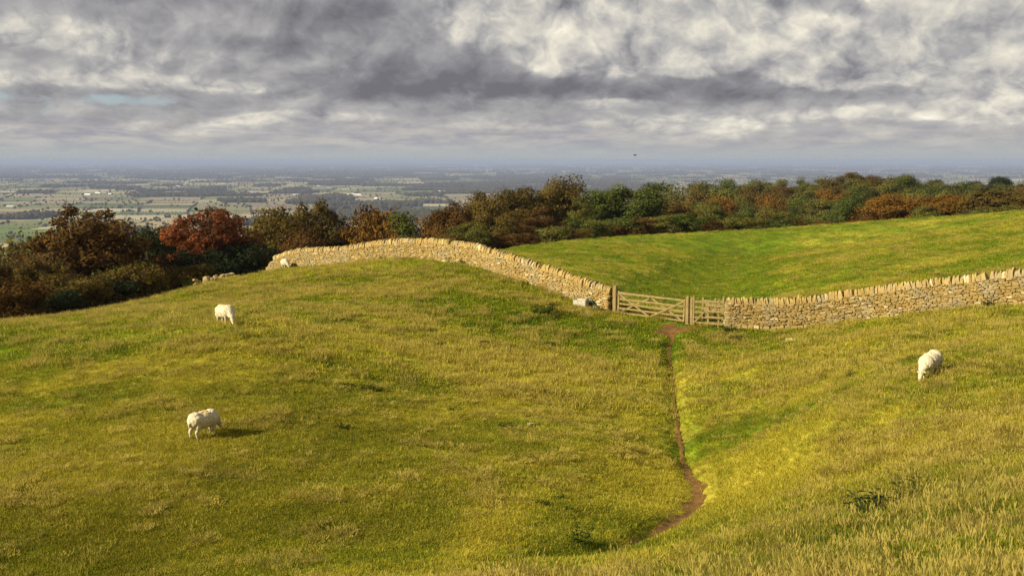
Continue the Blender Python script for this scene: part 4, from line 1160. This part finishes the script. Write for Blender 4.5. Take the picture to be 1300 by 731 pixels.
T('maple_tree', 'bushA', 458, 275, 42, 104, 'orange', 'small round orange tree peeping over the knoll wall')
T('maple_tree', 'bushB', 486, 268, 46, 116, 'orange', 'orange tree half hidden behind the dark green conifer')
T('yew_tree', 'cone', 512, 261, 78, 108, 'green', 'dark green pointed tree rising over the middle of the knoll wall')
T('maple_tree', 'roundC', 545, 264, 46, 118, 'orange', 'orange tree close behind the dark green pointed tree')
rb = random.Random(31)
for i in range(17):
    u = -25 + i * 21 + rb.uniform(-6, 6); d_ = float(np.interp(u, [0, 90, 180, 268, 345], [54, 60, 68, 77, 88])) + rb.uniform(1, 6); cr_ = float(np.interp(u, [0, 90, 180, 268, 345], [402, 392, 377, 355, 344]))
    c_ = rb.choice(['brown', 'dark', 'dark', 'green', 'dark'])  # mostly dark leaves: shade under the crest trees put into the bush colour
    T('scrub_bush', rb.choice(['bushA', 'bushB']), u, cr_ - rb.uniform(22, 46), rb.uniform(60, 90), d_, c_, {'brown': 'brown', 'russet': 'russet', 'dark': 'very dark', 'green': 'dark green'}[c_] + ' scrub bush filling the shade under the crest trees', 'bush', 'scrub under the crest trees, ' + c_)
for i in range(16):
    u = 560 + i * 28 + rb.uniform(-6, 6); d_ = float(np.interp(u, [560, 650, 800, 950, 1000], [100, 104, 119, 134, 136])); fy = float(np.interp(u, [560, 650, 720, 800, 870, 940, 1000], [318, 314, 306, 299, 295, 293, 290]))
    c_ = rb.choice(['brown', 'green', 'olive', 'russet'])
    if u > 905: c_ = rb.choice(['green', 'olive'])
    T('scrub_bush', rb.choice(['bushA', 'bushB']), u, fy - rb.uniform(14, 26), rb.uniform(44, 60), d_ + rb.uniform(0, 3), c_, {'brown': 'brown', 'russet': 'russet', 'olive': 'olive', 'green': 'dark green'}[c_] + ' bush at the foot of the tree belt along the far field', 'bush', 'bushes below the belt, ' + c_)
# belt behind the wall and the left end of the far field
T('beech_tree', 'roundA', 580, 256, 64, 116, 'russet', 'russet orange tree at the low end of the tree belt')
T('beech_tree', 'roundB', 618, 244, 66, 122, 'brown', 'brown tree stepping up in the tree belt')
T('beech_tree', 'roundC', 655, 233, 76, 128, 'brown', 'olive brown tree near the peak of the tree belt')
T('beech_tree', 'roundD', 702, 225, 92, 134, 'brown', 'largest rounded brown tree crowning the tree belt')
T('beech_tree', 'roundB', 640, 268, 64, 112, 'brown', 'brown tree in front of the olive brown belt tree')
T('beech_tree', 'tall', 690, 262, 62, 116, 'russet', 'russet tree at the corner of the far field by the wall')
T('beech_tree', 'roundA', 600, 282, 60, 104, 'olive', 'olive bush tree directly behind the knoll wall crest')
T('beech_tree', 'tall', 736, 250, 40, 128, 'olive', 'narrow olive tree between brown and green trees of the belt')
T('oak_tree', 'bushA', 745, 276, 56, 117, 'green', 'low green tree on the edge of the far field')
T('oak_tree', 'roundC', 772, 237, 56, 142, 'green', 'dark green tree just left of the big green oak')
T('oak_tree', 'roundB', 818, 233, 84, 136, 'green', 'big dark green oak on the edge of the far field')
T('oak_tree', 'bushB', 785, 276, 62, 121, 'green', 'green bush at the foot of the big dark oak')
T('oak_tree', 'bushA', 838, 278, 46, 126, 'green', 'small dark green bush beside the big oak')
T('maple_tree', 'roundD', 868, 262, 46, 140, 'orange', 'orange brown tree next to the big dark oak')
T('oak_tree', 'roundA', 896, 256, 56, 146, 'olive', 'olive tree behind the dip of the far field')
T('oak_tree', 'bushB', 890, 276, 50, 134, 'green', 'green bush in front of the olive tree at the dip')
T('oak_tree', 'roundB', 930, 272, 58, 142, 'green', 'dark green round tree on the brow of the far field')
T('oak_tree', 'bushA', 965, 276, 50, 140, 'olive', 'olive bush on the brow of the far field')
T('maple_tree', 'bushB', 990, 272, 56, 142, 'brown', 'brown green bush beside the grassy clearing')
for (u, tp, w_, d_) in ((1052, 281, 36, 140), (1080, 279, 36, 140), (1100, 275, 36, 141)): T('hedge_bush', 'bushA', u, tp, w_, d_, 'orange', 'low reddish hedge bush along the brow right of the clearing', 'bush', 'reddish hedge bushes on the brow')
T('maple_tree', 'roundD', 1146, 247, 84, 140, 'orange', 'broad bright orange tree on the brow of the far field')
T('maple_tree', 'roundA', 1212, 247, 76, 136, 'orange', 'orange tree standing next to the dark brown tree on the brow')
T('beech_tree', 'airyA', 1262, 238, 90, 130, 'brown', 'dark twiggy brown tree on the brow of the far field')
T('beech_tree', 'roundB', 1312, 244, 70, 126, 'brown', 'brown tree at the end of the brow beyond the twiggy one')
T('oak_tree', 'bushB', 1182, 262, 44, 134, 'olive', 'olive bush between the two orange trees')
T('oak_tree', 'bushA', 1246, 262, 46, 124, 'olive', 'olive bush under the dark twiggy tree')
T('oak_tree', 'bushB', 1295, 262, 50, 120, 'olive', 'olive bush at the end of the brow')
# the wood on the shoulder of the hill: rows of individual trees
prof_u = [840, 870, 900, 925, 955, 1000, 1040, 1075, 1110, 1150, 1185, 1225, 1260, 1310, 1360]
prof_v = [242, 234, 225, 222, 229, 226, 222, 216, 220, 218, 228, 229, 229, 232, 234]
rw = random.Random(77)
ZN = [', on its skyline', ', on its skyline', ' behind the front rows', ' behind the front rows', ' facing the field', ' facing the field']
LAB = {'olive': 'olive green tree of the hillside wood', 'brown': 'dull brown tree of the hillside wood', 'green': 'dark green tree of the hillside wood', 'orange': 'orange tinted tree of the hillside wood', 'russet': 'russet tree of the hillside wood'}
for row, (d_, drop, gapp) in enumerate([(330, 0, 30), (295, 6, 32), (262, 13, 34), (232, 21, 36), (206, 30, 38), (184, 39, 40)]):
    u = 848 + rw.uniform(0, 20)
    while u < 1345:
        tp = float(np.interp(u, prof_u, prof_v)) + drop * rw.uniform(.8, 1.2) + rw.uniform(-2, 4)
        w_ = gapp * rw.uniform(1.1, 1.6)
        clear = 1010 < u < 1062 and tp > 252
        if not clear:
            colr = rw.choices(['olive', 'brown', 'green', 'orange', 'russet'], [8, 3, 5, .5, .6])[0]
            T('woodland_tree', rw.choice(['roundA', 'roundB', 'roundC', 'roundD', 'tall']), u, tp, w_, d_ + rw.uniform(-8, 8), colr, LAB[colr] + ZN[row], 'tree', 'woodland trees, ' + colr + ZN[row])
        u += gapp * rw.uniform(.75, 1.2)
for (u, tp, w_) in ((1186, 226, 26), (1240, 228, 26), (1262, 222, 30), (1278, 222, 26)): T('pine_tree', 'roundC', u, tp, w_, 360, 'dark', 'dark pine standing up at the back of the wood', 'tree', 'dark pines behind the wood')
# scrub trees on the scarp far below the left crest
for (u, tp, w_, d_, c_) in ((5, 305, 50, 190, 'olive'), (40, 302, 44, 240, 'brown'), (70, 308, 40, 180, 'olive'), (215, 285, 40, 200, 'brown'), (180, 300, 60, 140, 'dark'), (320, 285, 40, 150, 'brown'), (440, 290, 50, 140, 'russet'), (-30, 310, 60, 170, 'brown')):
    T('scrub_tree', rw.choice(['roundA', 'roundB', 'roundD']), u, tp, w_, d_, c_, 'half hidden tree on the scarp slope below the crest', 'tree', 'trees on the scarp below the crest')
# ------------------------------------------------------------------ weeds: thistles and nettles one can pick out
def weed_mesh(seed, tall=.42, n=26, spread=.42, lw=.045):
    rr = random.Random(seed); V, F = [], []
    for i in range(n):
        a = rr.uniform(0, 6.28); r = spread * math.sqrt(rr.random()) * .55; x, y = math.cos(a) * r, math.sin(a) * r; h_ = tall * rr.uniform(.55, 1.1) * (1 - r / spread * .5)
        lean = rr.uniform(.05, .35)
        b = len(V); tx, ty = x + math.cos(a) * lean * h_, y + math.sin(a) * lean * h_
        V += [(x - .006, y, -.05), (x + .006, y, -.05), (tx + .003, ty, h_), (tx - .003, ty, h_)]; F.append((b, b + 1, b + 2, b + 3))
        for k in range(7):
            u_ = (k + 1) / 7.5; cx, cy, cz_ = x + (tx - x) * u_, y + (ty - y) * u_, h_ * u_
            aa = rr.uniform(0, 6.28); L_ = lw * 2.6 * rr.uniform(.7, 1.3); dx, dy = math.cos(aa), math.sin(aa); up_ = rr.uniform(-.1, .5)
            b = len(V)
            V += [(cx, cy, cz_), (cx + dx * L_ * .5 - dy * lw * .5, cy + dy * L_ * .5 + dx * lw * .5, cz_ + up_ * L_ * .6), (cx + dx * L_, cy + dy * L_, cz_ + up_ * L_ * .7 - .01), (cx + dx * L_ * .5 + dy * lw * .5, cy + dy * L_ * .5 - dx * lw * .5, cz_ + up_ * L_ * .6)]
            F.append((b, b + 1, b + 2, b + 3))
    me = mesh('weed', V, F); fattr(me, 'clump', [rr.random() * .6 for _ in V]); return me
weed_leaf = leaf_material('thistle and nettle leaves', (.018, .030, .008), (.040, .060, .012), (.06, .075, .016))
WM = [weed_mesh(1), weed_mesh(2), weed_mesh(3, .30, 22, .5), weed_mesh(4, .6, 14, .3)]
for m_ in WM: m_.materials.append(weed_leaf)
WEEDS = [(1108, 662, .95, 0, 'dark leafy thistle clump in the long grass of the near slope', None), (1150, 640, .7, 3, 'slim weed stem standing alone on the near slope', None), (738, 690, .7, 3, 'dark weed beside the lower end of the path', None),
         (700, 700, .6, 0, 'low green weed left of the path end', None), (692, 402, 1.6, 2, 'wide dark nettle patch below the knoll wall near the trough', None)]
WEEDS += [(u, v, s_, k_, 'nettle growing at the foot of the right wall', 'nettles at the right wall foot') for u, v, s_, k_ in ((926, 424, 1.0, 0), (936, 433, .9, 2), (945, 417, .7, 1), (1258, 392, .9, 0), (1262, 391, .7, 3), (1108, 478, .5, 2), (990, 425, .5, 1))]
WEEDS += [(u, v, s_, k_, 'tuft of weeds at the foot of the knoll wall', 'weeds along the knoll wall') for u, v, s_, k_ in ((572, 334, .9, 0), (588, 337, .8, 1), (612, 342, .7, 0), (486, 332, .7, 1), (470, 334, .6, 2), (762, 399, .8, 0))]
WEEDS += [(u, v, s_, k_, 'small dark thistle tuft in the dry pasture', 'thistle tufts in the pasture') for u, v, s_, k_ in ((441, 492, .5, 2), (466, 495, .6, 2), (478, 497, .5, 2), (540, 433, .5, 2), (560, 438, .5, 0), (612, 436, .7, 2), (645, 441, .6, 2), (700, 440, .7, 2), (690, 638, .35, 2), (710, 634, .35, 2), (720, 645, .35, 2), (640, 540, .5, 2), (435, 545, .5, 2), (575, 521, .4, 2), (1080, 480, .6, 2))]
WEEDS += [(u, v, s_, k_, 'dry dark dock stalk on the crest edge below the trees', 'dock stalks on the crest') for u, v, s_, k_ in ((198, 376, 1.2, 3), (192, 380, .9, 3), (246, 366, 1.2, 3), (238, 368, 1.1, 3), (262, 360, 1.0, 3), (302, 352, 1.1, 3), (312, 350, 1.2, 3), (322, 349, 1.0, 3), (120, 391, .9, 3))]
for (u, v, s_, k_, lab, grp) in WEEDS:
    x, y = raycast(u, v, 8); o = link('weed_plant', WM[k_]); o.location = (x, y, gz(x, y) - .01); o.rotation_euler = (0, 0, random.uniform(0, 6)); o.scale = (s_ * 1.3, s_ * 1.3, s_ * random.uniform(1.0, 1.4)); tag(o, lab, 'weed', grp)

# ------------------------------------------------------------------ grass
def tuft(seed, blades, h0, h1, spread, w0, w1, arch, seed_heads=0.0):
    rng = np.random.default_rng(seed); n = blades
    a = rng.uniform(0, 6.28, n); r = spread * np.sqrt(rng.random(n)); bx, by = np.cos(a) * r, np.sin(a) * r
    h = rng.uniform(h0, h1, n); w = rng.uniform(w0, w1, n); fa = rng.uniform(0, 6.28, n); la = a + rng.normal(0, .9, n); ln = rng.uniform(.15, 1.0, n) * arch * h
    sx, sy = np.cos(fa) * w / 2, np.sin(fa) * w / 2
    z0 = np.full(n, -.02)
    p = [np.stack([bx - sx, by - sy, z0], 1), np.stack([bx + sx, by + sy, z0], 1),
         np.stack([bx + np.cos(la) * ln * .35 + sx * .75, by + np.sin(la) * ln * .35 + sy * .75, h * .6], 1), np.stack([bx + np.cos(la) * ln * .35 - sx * .75, by + np.sin(la) * ln * .35 - sy * .75, h * .6], 1),
         np.stack([bx + np.cos(la) * ln, by + np.sin(la) * ln, h * (1 - .25 * arch)], 1)]
    V = np.stack(p, 1).reshape(-1, 3); b = np.arange(n)[:, None] * 5
    F = np.concatenate([b + np.array([[0, 1, 2]]), b + np.array([[0, 2, 3]]), b + np.array([[3, 2, 4]])])
    tip = np.tile([0, 0, .55, .55, 1.0], n); sd = np.zeros(n * 5)
    if seed_heads:
        sd[:] = seed_heads
        t_ = p[4]; q = []
        hw = .006
        for k in range(n):
            c = t_[k]; d = np.array([np.cos(la[k]) * .35, np.sin(la[k]) * .35, 1.0]); d /= np.linalg.norm(d); L_ = .07
            q += [c - d * .01, c + d * L_ * .5 + np.array([hw, 0, 0]), c + d * L_, c + d * L_ * .5 - np.array([hw, 0, 0])]
        o_ = len(V); V = np.concatenate([V, np.array(q)]); bb = o_ + np.arange(n)[:, None] * 4
        F = np.concatenate([F, bb + np.array([[0, 1, 2]]), bb + np.array([[0, 2, 3]])]); tip = np.concatenate([tip, np.ones(4 * n)]); sd = np.concatenate([sd, np.ones(4 * n)])
    me = npmesh('tuft', V, F); fattr(me, 'tip', tip); fattr(me, 'seed', sd); me.materials.append(M['grass'])
    return me
gcoll = bpy.data.collections.new('grass shapes')
specs = [(1, 40, .035, .085, .16, .006, .011, .8, 0), (2, 36, .04, .10, .15, .006, .011, .9, 0), (3, 34, .05, .13, .14, .006, .010, .9, 0),      # short turf
         (4, 46, .10, .20, .12, .005, .009, .9, .12), (5, 34, .12, .26, .13, .005, .008, .8, .22),                                            # tussocks
         (6, 9, .26, .46, .18, .0025, .004, .35, 1.0), (7, 12, .20, .38, .16, .0025, .004, .5, .9),                                            # dry seed stalks
         (8, 26, .04, .10, .30, .016, .030, .9, 0), (9, 26, .07, .17, .26, .014, .026, .8, .15)]                                              # broad far turf
for s in specs: gcoll.objects.link(bpy.data.objects.new('tuft_%02d' % s[0], tuft(*s)))
WALLX = np.concatenate([np.array(left_line), np.array(right_line)])
WLIN = [resample(left_line, .4)[0], resample(right_line, .4)[0]]
def grow():
    bins = [(7.5, 14, 300), (14, 22, 190), (22, 35, 105), (35, 60, 44), (60, 100, 18), (100, 140, 7)]
    X, Y = [], []
    for y0, y1, rho in bins:
        wmax = .60 * y1 + 4; n = int(rho * (y1 - y0) * 2 * wmax)
        x = RNG.uniform(-wmax, wmax, n); y = RNG.uniform(y0, y1, n); k = np.abs(x) < .60 * y + 4
        X.append(x[k]); Y.append(y[k])
    x = np.concatenate(X); y = np.concatenate(Y)
    z = H(x, y); dry, brown = cover(x, y)
    d, u = path_dist(x, y)
    s = PATH_S / PATH_S[-1]
    pw = np.interp(u, [0, .03, .08, .2, .35, .55, .66, .74, .84, .95, 1], [.52, .28, .13, .085, .07, .10, .17, .33, .32, .22, .05])
    keep = (d > (pw + .03) * RNG.uniform(.5, 1.45, len(x)))
    for wl in WLIN:
        near = np.nonzero((np.abs(x - wl[:, 0].mean()) < 30) & (y > 35) & (y < 85))[0]
        for i in range(0, len(near), 20000):
            kk = near[i:i + 20000]; dd = np.min(np.hypot(x[kk, None] - wl[None, :, 0], y[kk, None] - wl[None, :, 1]), 1); keep[kk[dd < .33]] = False
    keep &= z > -13
    ge = ((x - at(858, 417, 48.6).x) / 1.3) ** 2 + ((y - 48.6) / .5) ** 2; keep &= (ge > 1) | (RNG.random(len(x)) < .12)
    x, y, z, dry, brown, d = (q[keep] for q in (x, y, z, dry, brown, d))
    n = len(x); kind = RNG.integers(0, 3, n)
    tus = fbm(x / .75, y / .75, 3, 71, .6) + .30 * (dry - .45)
    beyond = sstep(0, 3, y - np.interp(x, [-30, -6, 0, 5.3, 8.6, 21], [72, 66, 58, 52, 49, 41])) * sstep(-12, 2, x)
    r = RNG.random(n)
    # the near slope on the right carries long dry grass
    lng = sstep(-2.0, 4.0, x + .30 * (14 - y)) * (1 - sstep(13, 21, y)) + .6 * sstep(5, 10, x) * (1 - sstep(22, 34, y)); lng = np.clip(lng, 0, 1)
    lng = lng * (.25 + .75 * sstep(.38, .62, fbm(x / 1.7, y / 1.4, 3, 91)))
    kind = np.where(RNG.random(n) < .20 * sstep(.46, .76, tus), 3 + (RNG.random(n) < .3), kind)
    kind = np.where((r < .02 + .12 * dry) & (RNG.random(n) < lng), 3 + (RNG.random(n) < .5), kind)
    kind = np.where((r > .965 - .05 * dry) & (RNG.random(n) < lng * 1.0), 5 + (RNG.random(n) < .5), kind)
    kind = np.where((r > .992) & (RNG.random(n) < .5), 6, kind)
    farb = (y > 33) & (RNG.random(n) < sstep(30, 50, y) * .85 + .1)
    kind = np.where(farb, 7 + (tus > .54 + .03 * beyond), kind)
    kind = np.where((d < 2.8) & (y < 27) & (kind > 2) & (kind < 7), RNG.integers(0, 2, n), kind)
    kind = np.where((d < .9) & (kind > 2) & (kind < 7) & (RNG.random(n) < .75), 0, kind)
    sc = RNG.uniform(.7, 1.3, n) * (1 - .15 * beyond); sc = np.where(d < .6, sc * .7, sc)
    zs = sc * RNG.uniform(.75, 1.25, n) * (1 + .55 * np.clip(tus - .5, 0, .4))
    zs = np.where(kind < 5, zs * (.60 + .35 * lng), zs)
    rot = np.stack([RNG.normal(0, .12, n), RNG.normal(0, .12, n), RNG.uniform(0, 6.28, n)], 1)
    o = scatter('meadow_grass', np.stack([x, y, z], 1), rot, np.stack([sc, sc, zs], 1), kind, gcoll, {'dry': dry, 'brown': brown})
    tag(o, 'green and straw coloured grass covering the hillside pasture', 'grass', kind='stuff')
    return n
NG = grow()

# ------------------------------------------------------------------ a bird over the plain
def bird():
    p = at(806, 197.5, 95)
    e = bpy.data.objects.new('bird', None); COL.objects.link(e); e.location = p; e.rotation_euler = (0, .15, .6)
    M['bird'] = plain_mat('dark plumage', (.02, .018, .016), (.04, .036, .03), 20)
    P_ = [(-.17, 0, 0), (-.10, 0, .0), (-.02, 0, .01), (.07, 0, .015), (.12, 0, .02), (.15, 0, .015)]
    link('body', tube_mesh('body', P_, [.012, .030, .042, .036, .026, .004], 8), e, M['bird'])
    for s in (-1, 1):
        V = [(.05, s * .02, .02), (.07, s * .14, .09), (.02, s * .30, .13), (-.05, s * .26, .11), (-.05, s * .12, .075), (-.06, s * .02, .02)]
        V += [(a, b, c - .008) for a, b, c in V]; F = [(0, 1, 2, 3, 4, 5), (11, 10, 9, 8, 7, 6)] + [(i, (i + 1) % 6, 6 + (i + 1) % 6, 6 + i) for i in range(6)]
        link('wing', mesh('wing', V, F), e, M['bird'])
    tag(e, 'small dark bird flying above the tree belt and the plain', 'bird')
bird()

# ------------------------------------------------------------------ haze over the plain
def haze():
    x0, x1, y0, y1, z0, z1 = -98000, 98000, -6000, 90000, PLAIN - 3.2, 20
    V = [(x0, y0, z0), (x1, y0, z0), (x1, y1, z0), (x0, y1, z0), (x0, y0, z1), (x1, y0, z1), (x1, y1, z1), (x0, y1, z1)]
    F = [(3, 2, 1, 0), (4, 5, 6, 7), (0, 1, 5, 4), (1, 2, 6, 5), (2, 3, 7, 6), (3, 0, 4, 7)]
    m, t = new_mat('pale air')
    v = t.new('ShaderNodeVolumePrincipled'); v.inputs['Color'].default_value = (.38, .45, .65, 1); v.inputs['Density'].default_value = HAZE_DENSITY; v.inputs['Anisotropy'].default_value = 0.0
    finish(t, v.outputs[0], True)
    o = link('haze', mesh('haze', V, F), None, m); tag(o, kind='stuff')
HAZE_DENSITY = 1 / 13500.0
haze()
print('grass', NG, 'far', NFAR, 'walls', WL[1:], WR[1:], 'trees', len(TREES), [t for t in TREES if t[2] < 3 or t[2] > 24])
